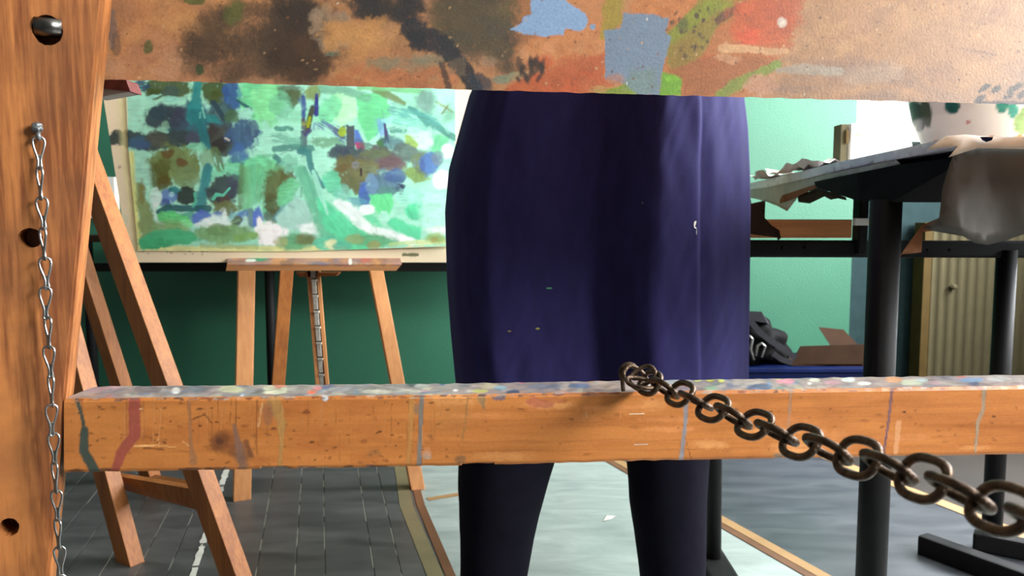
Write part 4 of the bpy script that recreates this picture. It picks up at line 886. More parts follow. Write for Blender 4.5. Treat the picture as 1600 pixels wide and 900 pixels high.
post.modifiers.clear(); post.data = new; bpy.data.objects.remove(cut)
# steel barrel in the top hole
p = front_on(74, 40); u_ = lw.normalized(); bm = bmesh.new()
tube(bm, [p-u_*.0105-nrm*.006+Vector((0, 0, -.000)), p+u_*.0100-nrm*.006+Vector((0, 0, .001))], .0085, 28); from_bm('barrel_nut', bm, M['bolt'] if 'bolt' in M else simple('dark_bolt_steel', (120, 118, 114), .28, 1), e, True, label='dark steel barrel in the top hole')
# right post, outside the frame, carries the other end
bm = bmesh.new(); hexa(bm, [(.94, .765, 0), (1.04, .765, 0), (1.04, .81, 0), (.94, .81, 0), (.88, .765, PT), (.98, .765, PT), (.98, .81, PT), (.88, .81, PT)], .003)
from_bm('post', bm, M['post'], e)
# crossbar: closed section swept along x, dense where the picture sees it
xs = np.concatenate([np.linspace(0, .70, 820), np.linspace(.72, 1, 8)]); nx_ = len(xs)
def bar_pts(s):
    px = 100+(2300-100)*s; d = .700+.053*(px-100)/1500
    yt = np.interp(px, [100, 700, 1100, 1600, 2300], [623, 617.5, 611, 603, 592]); yb = np.interp(px, [97, 720, 1060, 1600, 2300], [739, 728, 719.5, 710, 698])
    return px, d, yt, yb
secs = [('f', t_) for t_ in np.linspace(0, 1, 62)]+[('t', t_) for t_ in np.linspace(.06, 1, 16)]+[('b', 1.0), ('b', 0.0)]
cols = []
for s in xs:
    px, d, yt, yb = bar_pts(s); A = P(px, yb, d); B = P(px, yt, d); dep = .052
    col = []
    for k, t_ in secs:
        if k == 'f': q = A+(B-A)*t_
        elif k == 't': q = B+Vector((-.0, dep*t_, 0))
        elif t_ == 1.0: q = B+Vector((0, dep, -.003))
        else: q = A+Vector((0, dep, 0))
        if k == 'f' and t_ > .955: q.z -= .0012*abs(mnoise.noise(Vector((q.x*60, 0, 1)))); q.y += .0016*(t_-.955)/.045
        if k == 'f' and t_ < .04: q.z += .0012*abs(mnoise.noise(Vector((q.x*45, 5, 1))))+(.0015 if mnoise.noise(Vector((q.x*16, 9, 1))) > .35 else 0); q.y += .0012*(1-t_/.04)
        if k == 't': q.z += .0008*mnoise.noise(Vector((q.x*90, q.y*90, 2)))
        if s == 0: q.x -= .0
        col.append(q)
    cols.append(col)
V = [q for c in cols for q in c]; m_ = len(secs); Fc = []
for i in range(nx_-1):
    for j in range(m_):
        k = (j+1) % m_; Fc.append([i*m_+j, (i+1)*m_+j, (i+1)*m_+k, i*m_+k])
Fc += [list(range(m_)), [(nx_-1)*m_+j for j in range(m_-1, -1, -1)]]
M['bar'] = painted('pine_bar_with_drips', ((200, 128, 66), (160, 92, 40), 0, 1.0, 1.0, .35, 'Object', (150, 86, 44)), .42, .05, 400, .3)
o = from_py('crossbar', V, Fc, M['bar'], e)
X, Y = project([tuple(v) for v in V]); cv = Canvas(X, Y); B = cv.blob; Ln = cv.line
top = np.array([k == 't' or k == 'b' for k, _ in secs]*nx_)
# dirt and small dents; blotches darker left, paler right paint in window light's falloff
for k in range(55): B(random.uniform(100, 1600), random.uniform(615, 735), random.uniform(2, 9), random.uniform(1, 3), (130, 72, 36), random.uniform(.25, .6), random.uniform(-12, 12), .5, .4)
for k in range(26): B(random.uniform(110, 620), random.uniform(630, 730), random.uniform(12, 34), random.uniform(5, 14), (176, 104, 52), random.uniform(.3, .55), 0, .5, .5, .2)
for k in range(24): B(random.uniform(640, 1600), random.uniform(620, 715), random.uniform(14, 50), random.uniform(3, 10), random.choice([(240, 176, 112), (222, 148, 92)]), random.uniform(.25, .5), 0, .5, .5, .2)
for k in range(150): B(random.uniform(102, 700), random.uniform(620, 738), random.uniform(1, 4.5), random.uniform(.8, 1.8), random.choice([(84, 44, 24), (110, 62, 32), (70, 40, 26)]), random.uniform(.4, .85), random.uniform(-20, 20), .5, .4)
for k in range(60): B(random.uniform(700, 1600), random.uniform(612, 722), random.uniform(1, 4), random.uniform(.7, 1.6), random.choice([(120, 66, 36), (140, 80, 44)]), random.uniform(.4, .8), random.uniform(-20, 20), .5, .4)
for k in range(46): xx_ = random.uniform(110, 700); Ln([(xx_, random.uniform(622, 640)), (xx_+random.uniform(-3, 3), random.uniform(650, 700))], random.uniform(1.2, 2.4), random.choice([(120, 68, 36), (206, 150, 100), (150, 92, 52)]), .45, .5, .5, .45)
for k in range(26): xx_ = random.uniform(102, 640); B(xx_, 736-(xx_-100)*.014, random.uniform(4, 12), random.uniform(1.5, 3.5), random.choice([(90, 60, 44), (120, 80, 56), (176, 140, 100), (110, 90, 84)]), .8, 0, .5)
B(352, 692, 24, 17, (128, 76, 42), .7, 10, .5, .4, .15); B(378, 710, 16, 15, (108, 78, 60), .65, 60, .5, .4, .15); Ln([(300, 655), (320, 648), (330, 660)], 2.5, (100, 56, 30), .7, .5)
for y0_ in (655, 664, 690, 704, 641): Ln([(560+random.uniform(0, 200), y0_+2), (900, y0_), (1600, y0_-9)], 2.2, (186, 112, 62), .55, .5, .5, .25)
Ln([(120, 624), (128, 650), (132, 672)], [7, 5, 6], (66, 78, 68), .98, .2); Ln([(132, 672), (131, 705), (144, 728), (150, 742)], [12, 15, 16, 15], (64, 78, 70), .98, .15)
Ln([(210, 624), (210, 680), (190, 706), (178, 740)], [19, 18, 16, 12], (152, 72, 66), .85, .15, .2); Ln([(295, 626), (298, 690), (302, 722)], [5, 5, 12], (150, 108, 78), .7, .3)
B(343, 690, 15, 13, (110, 66, 40), .75, 0, .4, .4); B(343, 690, 7, 6, (84, 50, 34), .7); Ln([(366, 665), (374, 700), (380, 732)], [6, 12, 14], (128, 98, 84), .8, .3); Ln([(384, 690), (392, 710)], 8, (104, 64, 44), .7, .4)
Ln([(402, 625), (400, 690), (402, 710)], 2.5, (120, 70, 44), .6, .5); Ln([(410, 630), (404, 665)], 4, (206, 160, 112), .6, .5); Ln([(428, 626), (440, 660), (440, 690), (437, 728)], [22, 14, 6, 6], (176, 132, 76), .92, .2); B(438, 731, 12, 3, (196, 172, 112), .95, 0, .5)
B(418, 645, 8, 18, (140, 100, 76), .5); B(480, 644, 4, 4, (120, 62, 34), .8); Ln([(210, 697), (245, 696), (275, 699)], [3, 2.2, 1.6], (236, 178, 112), .95, .4, .3); Ln([(225, 700), (255, 702)], 3, (120, 70, 38), .7, .5); Ln([(286, 690), (296, 697)], 2, (230, 178, 120), .9)
Ln([(246, 684), (250, 698)], 1.2, (226, 170, 110), .8); B(219, 639, 3, 1.2, (240, 205, 160), .9)
Ln([(644, 620), (641, 680), (638, 728)], [9, 8, 7], (184, 130, 70), .9, .2); Ln([(659, 615), (657, 670), (655, 726)], [8, 6, 8], (122, 118, 112), .96, .2); B(651, 640, 5, 10, (130, 112, 92), .6); B(668, 712, 7, 6, (176, 160, 142), .9, 0, .3); B(667, 706, 8, 9, (200, 134, 92), .5)
B(672, 681, 6, 3, (146, 90, 56), .7); Ln([(731, 620), (727, 660), (722, 690)], 3, (132, 104, 68), .65, .4); B(720, 718, 10, 8, (120, 92, 66), .7, 0, .5, .3, .3); B(705, 650, 30, 30, (178, 124, 68), .4, 0, .5, .6, .4); Ln([(752, 622), (757, 640)], [14, 2], (140, 118, 84), .8)
B(842, 630, 22, 8, (178, 102, 76), .8, 10, .5); B(865, 626, 26, 4, (168, 96, 62), .6, 0, .5); Ln([(800, 618), (960, 614)], 3, (150, 90, 58), .6, .6, .4, .35); B(508, 622, 5, 5, (186, 190, 190), .95, 0, .2); B(586, 707, 10, 6, (150, 104, 62), .6, 0, .5, .4)
B(780, 622, 10, 4, (80, 90, 110), .8, 0, .5); Ln([(530, 680), (530, 720)], 2, (170, 104, 56), .5, .5); Ln([(983, 647), (1007, 646)], 1.8, (250, 225, 190), .95, .3); Ln([(992, 695), (1012, 694)], 2, (250, 228, 200), .95, .3)
Ln([(972, 634), (968, 660)], 3, (206, 132, 74), .7, .5); Ln([(915, 645), (917, 650)], 5, (214, 150, 96), .8); Ln([(1072, 622), (1071, 660), (1064, 720)], [8, 6, 7], (140, 138, 142), .96, .15); Ln([(1073, 690), (1080, 718)], 1.6, (150, 84, 48), .8, .4)
Ln([(1236, 610), (1233, 650), (1228, 690)], [4, 5, 4], (156, 128, 106), .75, .3); B(1217, 712, 9, 4, (120, 112, 96), .8, 0, .5); Ln([(1394, 606), (1388, 660), (1380, 712)], [5, 4, 4], (112, 82, 92), .9, .2); Ln([(1404, 660), (1400, 706)], 8, (226, 172, 128), .5, .4)
Ln([(1538, 603), (1536, 640), (1528, 660), (1524, 706)], [7, 6, 6, 4], (152, 134, 112), .9, .2); B(1306, 690, 30, 18, (214, 142, 84), .45, 20, .5, .4, .1); B(1235, 664, 34, 12, (206, 134, 82), .4, 0, .5, .5)
for x, y in ((1212, 613), (1204, 643), (1413, 644), (1553, 651), (1150, 640)): B(x, y, 3.5, 1.5, (70, 44, 34), .9)
# drips' upper rim of caked paint along the front arris
for k in range(150):
    x = random.uniform(104, 1600); y = float(np.interp(x, [100, 700, 1100, 1600], [623, 617.5, 611, 603]))
    B(x, y+random.uniform(0, 3.2), random.uniform(2, 9), random.uniform(.8, 2), random.choice([(150, 104, 80), (110, 84, 76), (180, 140, 110), (84, 62, 58), (130, 70, 48), (160, 144, 132)]), .8, 0, .4)
# left of the bar's front is nothing but wood; top surface: caked grey-mauve paint
tmask = top.copy()
base = Canvas(X[tmask], Y[tmask], (158, 140, 134))
pal = [(134, 118, 116), (160, 146, 142), (178, 160, 150), (128, 126, 136), (150, 130, 134), (176, 168, 160), (120, 112, 112), (190, 178, 166)]
for k in range(420): base.blob(random.uniform(100, 1620), random.uniform(585, 622), random.uniform(8, 34), random.uniform(2, 6), random.choice(pal), random.uniform(.4, .8), random.uniform(-8, 8), .5, .3)
for k in range(110): base.blob(random.uniform(100, 1620), random.uniform(585, 622), random.uniform(3, 11), random.uniform(1.4, 3.5), random.choice([(200, 130, 120), (110, 120, 150), (206, 200, 170), (120, 140, 130), (190, 150, 160), (90, 90, 110), (215, 210, 200), (186, 140, 110), (120, 150, 180)]), random.uniform(.5, .9), 0, .4)
for x, y, rx, ry, c_ in ((150, 606, 24, 7, (176, 146, 152)), (230, 608, 24, 7, (122, 112, 116)), (275, 610, 6, 5, (232, 232, 226)), (305, 607, 18, 5, (120, 124, 132)), (360, 608, 20, 6, (206, 206, 164)), (378, 618, 3, 2, (225, 225, 230)), (432, 608, 20, 6, (206, 204, 172)), (437, 602, 9, 5, (226, 128, 104)), (430, 613, 20, 3, (214, 212, 184)),
    (497, 607, 6, 3, (224, 130, 130)), (487, 613, 6, 3, (230, 110, 80)), (512, 604, 9, 4, (110, 100, 140)), (530, 608, 18, 4, (164, 156, 160)), (590, 612, 24, 3.5, (196, 190, 172)), (645, 601, 10, 4, (70, 72, 84)), (660, 603, 12, 3, (176, 176, 168)), (640, 611, 18, 3, (188, 180, 168)), (691, 600, 5, 3, (70, 110, 150)), (752, 611, 14, 3, (206, 204, 120)), (765, 603, 20, 4, (190, 180, 150)), (783, 606, 10, 4, (140, 170, 180)), (712, 610, 4, 2, (235, 230, 225)), (802, 613, 9, 4, (60, 80, 110)), (815, 597, 6, 2, (196, 90, 110)),
    (850, 604, 30, 4, (120, 126, 140)), (905, 603, 16, 4, (100, 120, 150)), (922, 595, 6, 2, (226, 150, 80)), (950, 604, 18, 5, (168, 150, 136)), (1060, 597, 22, 4, (160, 166, 168)), (1110, 594, 6, 2.4, (214, 214, 70)), (1127, 595, 5, 2, (220, 224, 90)), (1110, 606, 12, 4, (150, 180, 150)), (1090, 594, 5, 2, (200, 206, 110)), (1186, 605, 18, 5, (90, 104, 140)), (1215, 591, 6, 1.6, (222, 222, 120)), (1228, 596, 12, 4.5, (216, 140, 156)), (1272, 594, 9, 3, (240, 240, 220)), (1265, 599, 4, 2, (240, 240, 225)),
    (1300, 598, 12, 4, (200, 150, 160)), (1325, 593, 10, 3.6, (220, 232, 226)), (1349, 599, 10, 3, (238, 238, 228)), (1395, 593, 14, 5, (222, 166, 120)), (1425, 598, 16, 4, (196, 204, 176)), (1440, 594, 10, 3, (176, 190, 190)), (1518, 594, 18, 4, (130, 160, 190)), (1524, 600, 8, 3, (90, 96, 120)), (1560, 592, 16, 4, (190, 190, 186))):
    base.blob(x, y, rx, ry, c_, .92, 0, .4, .2)
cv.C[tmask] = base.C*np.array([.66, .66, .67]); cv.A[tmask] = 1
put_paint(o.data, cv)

# small ledge block under the board at the left
lb = empty('ledge_block', P(185, 140, .79), label='small wooden block with dull red paint under the board, beside the left post', category='block')
bm = bmesh.new(); c = [P(150, 153, .79), P(201, 144, .79), P(199, 131, .79), P(150, 137, .79)]; hexa(bm, [c[0], c[1], c[1]+Vector((0, .02, .0)), c[0]+Vector((0, .02, 0)), c[3], c[2], c[2]+Vector((0, .02, 0)), c[3]+Vector((0, .02, 0))], .001)
from_bm('lower_strip', bm, M['paper'], lb)
bm = bmesh.new(); c = [P(150, 137, .785), P(204, 143, .785), P(197, 124, .785), P(150, 124, .785)]; hexa(bm, [c[0], c[1], c[1]+Vector((0, .025, .0)), c[0]+Vector((0, .025, 0)), c[3], c[2], c[2]+Vector((0, .025, 0)), c[3]+Vector((0, .025, 0))], .001)
from_bm('painted_strip', bm, simple('dull_red_paint', (132, 66, 62), .5, var=.4, scale=60), lb)

# plywood board
us = np.concatenate([np.linspace(0, .69, 980), np.linspace(.70, 1, 12)])
vs = np.concatenate([np.linspace(0, .42, 120), np.linspace(.43, 1, 10)])
def ply_fn(U, V):
    px = 120+(2330-120)*U; d = .752+.065*(px-165)/1435  # unseen right end is lengthened to keep light off the smock
    yb = 124.0+(162-124)*((px-165)/1435)+0*px
    base_ = np.array([P(a, b, c_)[:] for a, b, c_ in zip(px, yb+1.5*np.sin(U*3.1), d)])
    h_ = .40*V; base_[:, 2] += h_*.985; base_[:, 1] += h_*.16
    rag = np.array([.0010*mnoise.noise(Vector((x*70, 0, 3))) for x in base_[:, 0]]); base_[:, 2] += rag*(V < .004)
    return base_
M['ply'] = painted('painted_plywood', None, .5, .10, 420, .22)
o, pts = grid_slab('plywood_board', us, vs, ply_fn, (0, .007, .0012), M['ply'], None, label='paint-smeared plywood board across the top of the view, on the studio easel', category='board')
X, Y = project(pts); cv = Canvas(X, Y, (196, 140, 94)); B = cv.blob; Ln = cv.line; Po = cv.poly
T = 8
for k in range(160): B(random.uniform(100, 1900), random.uniform(-620, -40), random.uniform(14, 70), random.uniform(10, 50), random.choice([(150, 108, 78), (200, 150, 100), (96, 84, 66), (176, 100, 60), (130, 128, 60), (120, 140, 150)]), random.uniform(.2, .7), random.uniform(-60, 60), .6, .4, .3, random.uniform(0, 180))
Po([(1180, -120), (1180, 200), (1800, 200), (1800, -120)], (184, 138, 94), .9, 10, 20)
def mot(x0, x1, y0, y1, n, cols, rx, ry, op, **kw):
    for k in range(n): B(random.uniform(x0, x1), random.uniform(y0, y1), random.uniform(*rx), random.uniform(*ry), random.choice(cols), random.uniform(*op), random.uniform(-40, 40), kw.get('e', .6), .4, kw.get('dry', .2), random.uniform(0, 180))
mot(160, 820, -60, 150, 260, [(170, 120, 84), (200, 150, 100), (150, 108, 78), (180, 132, 102), (206, 156, 100)], (8, 40), (6, 22), (.3, .6))
mot(160, 420, 90, 150, 60, [(186, 132, 96), (176, 126, 94), (196, 150, 116)], (12, 40), (5, 16), (.3, .6))
mot(1180, 1700, -60, 170, 170, [(192, 146, 98), (174, 130, 90), (160, 116, 84), (200, 156, 108), (182, 136, 100)], (10, 60), (5, 20), (.3, .6))
mot(1230, 1640, 100, 165, 40, [(150, 114, 90), (160, 128, 104), (142, 112, 94)], (20, 60), (5, 14), (.3, .5))
mot(300, 480, 10, 125, 90, [(94, 74, 56), (80, 66, 54), (112, 88, 66)], (8, 32), (8, 24), (.35, .7), e=.7, dry=.35)
mot(420, 520, 0, 110, 60, [(64, 54, 46), (76, 62, 50), (58, 50, 44)], (8, 26), (8, 24), (.4, .75), e=.7, dry=.3)
mot(430, 510, 60, 118, 40, [(84, 62, 46), (70, 54, 42)], (8, 20), (6, 16), (.4, .7), e=.6, dry=.3)
mot(560, 650, -10, 28, 40, [(52, 50, 52), (60, 54, 50)], (8, 26), (5, 14), (.5, .85), e=.6, dry=.2)
mot(690, 825, -10, 80, 80, [(92, 80, 60), (80, 74, 62), (104, 90, 62)], (10, 36), (8, 24), (.4, .75), e=.6, dry=.25)
mot(780, 850, 60, 118, 44, [(84, 74, 60), (70, 62, 54), (98, 82, 60)], (6, 20), (6, 18), (.4, .75), e=.6, dry=.25)
mot(485, 540, 10, 80, 26, [(160, 138, 116), (176, 146, 116)], (4, 14), (4, 12), (.4, .7), dry=.3); mot(510, 600, 30, 80, 22, [(206, 150, 92), (214, 160, 100)], (6, 18), (5, 14), (.4, .7), dry=.25)
B(176, 46, 6, 30, (132, 112, 104), .8, 0, .4); B(181, 70, 8, 20, (112, 92, 80), .6)
B(305, 2, 16, 6, (92, 104, 56), .9); B(366, 18, 15, 22, (96, 102, 56), .85, 20, .4, .3, .15); B(231, 73, 8, 10, (88, 98, 60), .9); B(311, 109, 7, 8, (62, 80, 52), .95); B(518, 84, 12, 4, (112, 126, 104), .7, 0, .5); B(600, 100, 26, 10, (136, 132, 108), .7, 5, .5, .3, .15); B(650, 106, 46, 18, (142, 134, 112), .6, 0, .6, .4, .25); B(672, 92, 30, 8, (128, 132, 116), .6, 0, .5, .3, .2)
mot(520, 700, 112, 142, 40, [(190, 120, 76), (176, 116, 80), (200, 130, 88)], (10, 30), (4, 9), (.4, .7))
Ln([(642, 44), (664, 60), (694, 72), (722, 104), (742, 140)], [34, 40, 32, 26, 24], (48, 50, 56), .96, .35, .2, .12); B(650, 60, 16, 16, (44, 46, 52), .9, 0, .5, .2, .1); B(752, 130, 18, 14, (52, 62, 74), .85, 30, .5, .3, .2); Ln([(690, 100), (702, 140)], 10, (62, 56, 56), .8, .5, .3, .2); B(716, 105, 14, 16, (124, 108, 88), .5, 0, .6); B(785, 124, 18, 7, (120, 136, 116), .85, 0, .4); Ln([(800, 122), (845, 112), (872, 108)], [16, 8, 4], (140, 150, 122), .85, .3)
B(765, 96, 12, 9, (150, 130, 110), .5)
# right of centre
Po([(815, -80), (960, -80), (960, 150), (800, 150)], (204, 134, 84), .55, 14, 14); Po([(985, -80), (1265, -80), (1240, 60), (1205, 110), (1180, 150), (1030, 160)], (186, 112, 56), .85, 8, 8)
mot(1000, 1100, -20, 40, 26, [(208, 136, 80), (196, 120, 66)], (8, 22), (6, 14), (.5, .8)); mot(830, 950, 50, 96, 40, [(214, 144, 92), (200, 128, 78), (216, 156, 110)], (8, 26), (6, 14), (.4, .7))
Po([(780, 152), (800, 128), (870, 104), (946, 82), (944, 120), (930, 150)], (188, 96, 54), .92, 5, 4, .05); mot(840, 945, 95, 148, 26, [(204, 94, 50), (176, 92, 54), (196, 108, 66)], (8, 24), (5, 12), (.4, .7))
Ln([(958, -30), (958, 30), (944, 55)], [32, 28, 14], (160, 146, 50), .85, .4, .3, .1)
Po([(1030, 62), (1075, 26), (1110, -40), (1190, -60), (1166, 10), (1120, 44), (1090, 100), (1050, 118)], (138, 128, 44), .9, 6, 4, .05, -35); Ln([(1050, 60), (1090, 22), (1150, -12)], [18, 24, 26], (136, 146, 38), .9, .4, .3, .1); B(1070, 90, 26, 26, (146, 116, 48), .75, 0, .5, .4)
Ln([(1122, 32), (1140, 20), (1164, 4)], [12, 14, 5], (98, 62, 44), .9, .4, .3, .1); B(1066, 40, 8, 12, (80, 84, 50), .7, 20, .5, .3, .3); mot(1050, 1110, 10, 90, 24, [(70, 56, 44)], (1.5, 4), (1.5, 5), (.6, .9))
B(1190, 30, 50, 46, (202, 92, 46), .9, 0, .4, .4); B(1170, 58, 20, 12, (226, 92, 50), .9, 0, .4, .4); B(1215, 15, 36, 36, (190, 92, 50), .8, 0, .4, .4); B(1110, 97, 20, 10, (216, 90, 46), .85, 0, .4, .4); Po([(1040, 110), (1120, 84), (1190, 90), (1215, 104), (1170, 118), (1128, 150), (1068, 150), (1055, 118)], (166, 100, 52), .92, 4, 3)
Ln([(1130, 76), (1160, 76), (1200, 80), (1228, 80)], [16, 11, 11, 9], (214, 168, 122), .92, .4); B(1140, 92, 20, 8, (206, 150, 108), .85, 15, .5)
Ln([(1124, 148), (1150, 132), (1185, 116), (1216, 100)], [14, 20, 16, 12], (122, 150, 52), .85, .35, .3, .1); B(1190, 132, 26, 16, (196, 146, 116), .85, 0, .5)
Po([(1034, 112), (1048, 116), (1066, 124), (1064, 150), (1030, 150)], (112, 172, 44), .97, 2, 2); B(1052, 122, 12, 5, (130, 196, 52), .8); Po([(930, 142), (960, 136), (980, 130), (1004, 150), (930, 152)], (130, 156, 48), .95, 3, 2); B(935, 140, 14, 6, (190, 150, 90), .7)
Po([(828, -90), (884, -60), (884, 0), (898, 12), (915, 20), (918, 31), (916, 42), (905, 49), (884, 45), (880, 55), (850, 56), (818, 54), (798, 46), (812, 38), (818, 26), (830, 22)], (142, 178, 222), .99, 2.4, 1.2, 0, 0, 14, .05); B(926, 42, 4.5, 4.5, (142, 176, 216), .97, 0, .2)
Po([(974, 20), (1020, 22), (1045, 29), (1040, 52), (1049, 59), (1042, 84), (1034, 112), (1030, 150), (998, 148), (975, 130), (946, 122), (944, 48), (970, 44)], (122, 144, 170), .99, 1.6, 1.2, 0, 0, 14, .06); B(1005, 128, 26, 20, (122, 148, 140), .7, 0, .4, .5); B(962, 124, 14, 8, (180, 128, 108), .7, 0, .5, .4)
B(1222, 35, 7.5, 8.5, (214, 196, 182), .95, 0, .2); B(1222, 34, 4, 5, (226, 214, 204), .9); B(1212, 102, 8, 6, (124, 150, 60), .8); Ln([(1215, 110), (1260, 108), (1312, 112)], [8, 16, 14], (168, 158, 142), .85, .4, .3, .1); Ln([(1330, 118), (1400, 112)], 26, (184, 160, 138), .5, .5, .5)
B(1370, 30, 34, 12, (170, 126, 92), .6, -35, .5, .4, .2); Ln([(1500, 76), (1555, 86)], 5, (140, 104, 80), .6, .5, .3, .3)
for x, y in ((1540, 136), (1556, 140), (1585, 138), (1600, 146), (1530, 155), (1575, 150), (1612, 156)): B(x, y, 12, 5, (44, 36, 34), .95, -30, .6, .2, .15)
Ln([(1528, 160), (1640, 163)], 6, (40, 24, 34), .95, .3); mot(810, 850, 95, 125, 16, [(52, 46, 42)], (2, 5), (6, 13), (.6, .9))
for k in range(380): B(random.uniform(170, 1620), random.uniform(-30, 160), random.uniform(.9, 2.8), random.uniform(.9, 2.2), random.choice([(110, 70, 50), (84, 56, 44), (150, 96, 60), (206, 170, 128)]), random.uniform(.4, .9))
for k in range(5): B(random.uniform(170, 1600), random.uniform(0, 150), 1.2, 1.6, (240, 236, 226), .95)
cv.C *= np.array([.68, .65, .61])
put_paint(o.data, cv)

# ================================================================== CHAINS
def link_mesh(name, pts, r, m, n=10):
    bm = bmesh.new(); tube(bm, pts, r, n, True); me = bpy.data.meshes.new(name); bmesh.ops.recalc_face_normals(bm, faces=bm.faces); bm.to_mesh(me); bm.free()
    me.materials.append(m); me.polygons.foreach_set('use_smooth', [True]*len(me.polygons)); return me
# thick rusty chain from the crossbar towards the camera
ch = empty('steel_chain', P(985, 600, .735), label='thick rusty steel chain hanging from the top of the crossbar towards the lower right', category='chain')
wr, Lh, Wh = .0026, .0188, .0134
pts = []
for k in range(32):
    a = 2*PI*k/32; ca_, sa_ = math.cos(a), math.sin(a)
    pts.append(((Lh-wr)*math.copysign(abs(ca_)**.75, ca_), (Wh-wr)*math.copysign(abs(sa_)**.75, sa_), 0))
lm = link_mesh('chain_link', pts, wr, M['rust'])
path_px = [(1012, 597, .722), (1060, 614, .668), (1110, 636, .615), (1170, 660, .565), (1250, 690, .505), (1350, 718, .445), (1450, 750, .392), (1580, 800, .335), (1720, 862, .285), (1900, 930, .245)]
path = [P(*q) for q in path_px]
# arc-length sampling
seg = [0]
for a, b in zip(path, path[1:]): seg.append(seg[-1]+(b-a).length)
def on_path(s):
    for i in range(len(path)-1):
        if s <= seg[i+1] or i == len(path)-2:
            t_ = (s-seg[i])/(seg[i+1]-seg[i]); return path[i]+(path[i+1]-path[i])*t_
pitch = 2*Lh-4*wr+.0006; s = .004; k = 0
while s < seg[-1]:
    p = on_path(s); t_ = (on_path(min(s+.006, seg[-1]))-on_path(max(s-.006, 0))).normalized()
    side = t_.cross(Vector((0, 0, 1))).normalized(); up = side.cross(t_)
    ang = math.radians((38 if k % 2 else 128)+random.uniform(-9, 9)); y_ = side*math.cos(ang)+up*math.sin(ang); z_ = t_.cross(y_)
    mt = Matrix((t_, y_, z_)).transposed().to_4x4(); mt.translation = p
    o = bpy.data.objects.new('chain_link', lm); link(o, ch); o.matrix_parent_inverse = Matrix.Translation(ch.location).inverted(); o.matrix_basis = mt
    s += pitch; k += 1
# knot of two links round a small eye on the bar
for (q, ang, tilt, d_) in (((993, 590), 40, 70, .724), ((1004, 588), -30, 50, .716), ((1000, 598), 10, 20, .708)):
    p = P(q[0], q[1], d_); o = bpy.data.objects.new('chain_link', lm); link(o, ch); o.matrix_parent_inverse = Matrix.Translation(ch.location).inverted()
    o.matrix_basis = Matrix.Translation(p) @ Matrix.Rotation(math.radians(ang), 4, 'Y') @ Matrix.Rotation(math.radians(tilt), 4, 'X') @ Matrix.Scale(.74, 4)
bm = bmesh.new(); p = P(984, 601, .728); pp = []
for k in range(15):
    a = -2.2+k*4.6/14; pp.append(p+Vector((.0075*math.sin(a)-.001, 0, .011+.0085*math.cos(a))))
pp = [p+Vector((-.006, 0, -.006))]+pp; tube(bm, pp, .0020, 10); from_bm('eye_screw', bm, M['rust'], ch, True)

# thin twisted-link chain hanging on the post
ch = empty('thin_chain', front_on(62, 205)+nrm*.01, label='thin bright twisted-link chain hanging down the left post', category='chain')
dc = (front_on(62, 205)+nrm*.006).y
half = []
prof_ = [(0, .0), (.0022, .0004), (.0036, .0022), (.0040, .0050), (.0036, .0085), (.0026, .0125), (.0015, .0165), (.0009, .0205), (.0011, .0240), (.0016, .0262), (.0006, .0275)]
pts = [(x*1.12, 0, -z) for x, z in prof_]+[(-x*1.12, 0, -z) for x, z in prof_[::-1][0:-1]]
tm = link_mesh('thin_chain_link', pts, .00105, M['steel'], 8)
bmx = bmesh.new(); bmx.from_mesh(tm); box(bmx, (-.0012, -.0006, -.0272), (.0012, .0006, -.0155), .0003); bmx.to_mesh(tm); bmx.free()
q0 = front_on(62, 214)+nrm*.005; pz = 46.7*q0.y/F*1.0; k = 0; z = q0.z
while z > .25:
    x = q0.x; y = q0.y-.0
    pf = ext(fA, fB, z)
    o = bpy.data.objects.new('chain_link', tm); link(o, ch); o.matrix_parent_inverse = Matrix.Translation(ch.location).inverted()
    o.matrix_basis = Matrix.Translation((x, y-.001*(k % 2), z)) @ Matrix.Rotation(math.radians([25, -20, 15, -35, 30][k % 5]+random.uniform(-12, 12)), 4, 'Z') @ Matrix.Rotation(math.radians(random.uniform(-2, 2)), 4, 'Y')
    z -= pz; k += 1
bm = bmesh.new(); q = front_on(60, 201); tube(bm, [q-nrm*.01, q+nrm*.004, q+nrm*.006], [.0035, .0035, .0028], 14); blobby(bm, q+nrm*.006, (.0048, .0035, .0045), 1, 2, .3)
tube(bm, [q+nrm*.006+Vector((.0005, 0, -.003)), q+nrm*.006+Vector((.0012, 0, -.0075)), q+nrm*.005+Vector((.0012, 0, -.010))], .0019, 10); from_bm('screw_head', bm, simple('grey_painted_screw', (112, 116, 118), .45, .5, 1, .4, 900), ch, True)
# ================================================================== THE PERSON
YP = 1.38
def pxx(px, py, d=YP): return P(px, py, d).x
per = empty('person', (pxx(930, 400), YP, 0), label='person standing behind the easel in a long navy linen smock and dark trousers', category='person')
cx0 = pxx(935, 300)
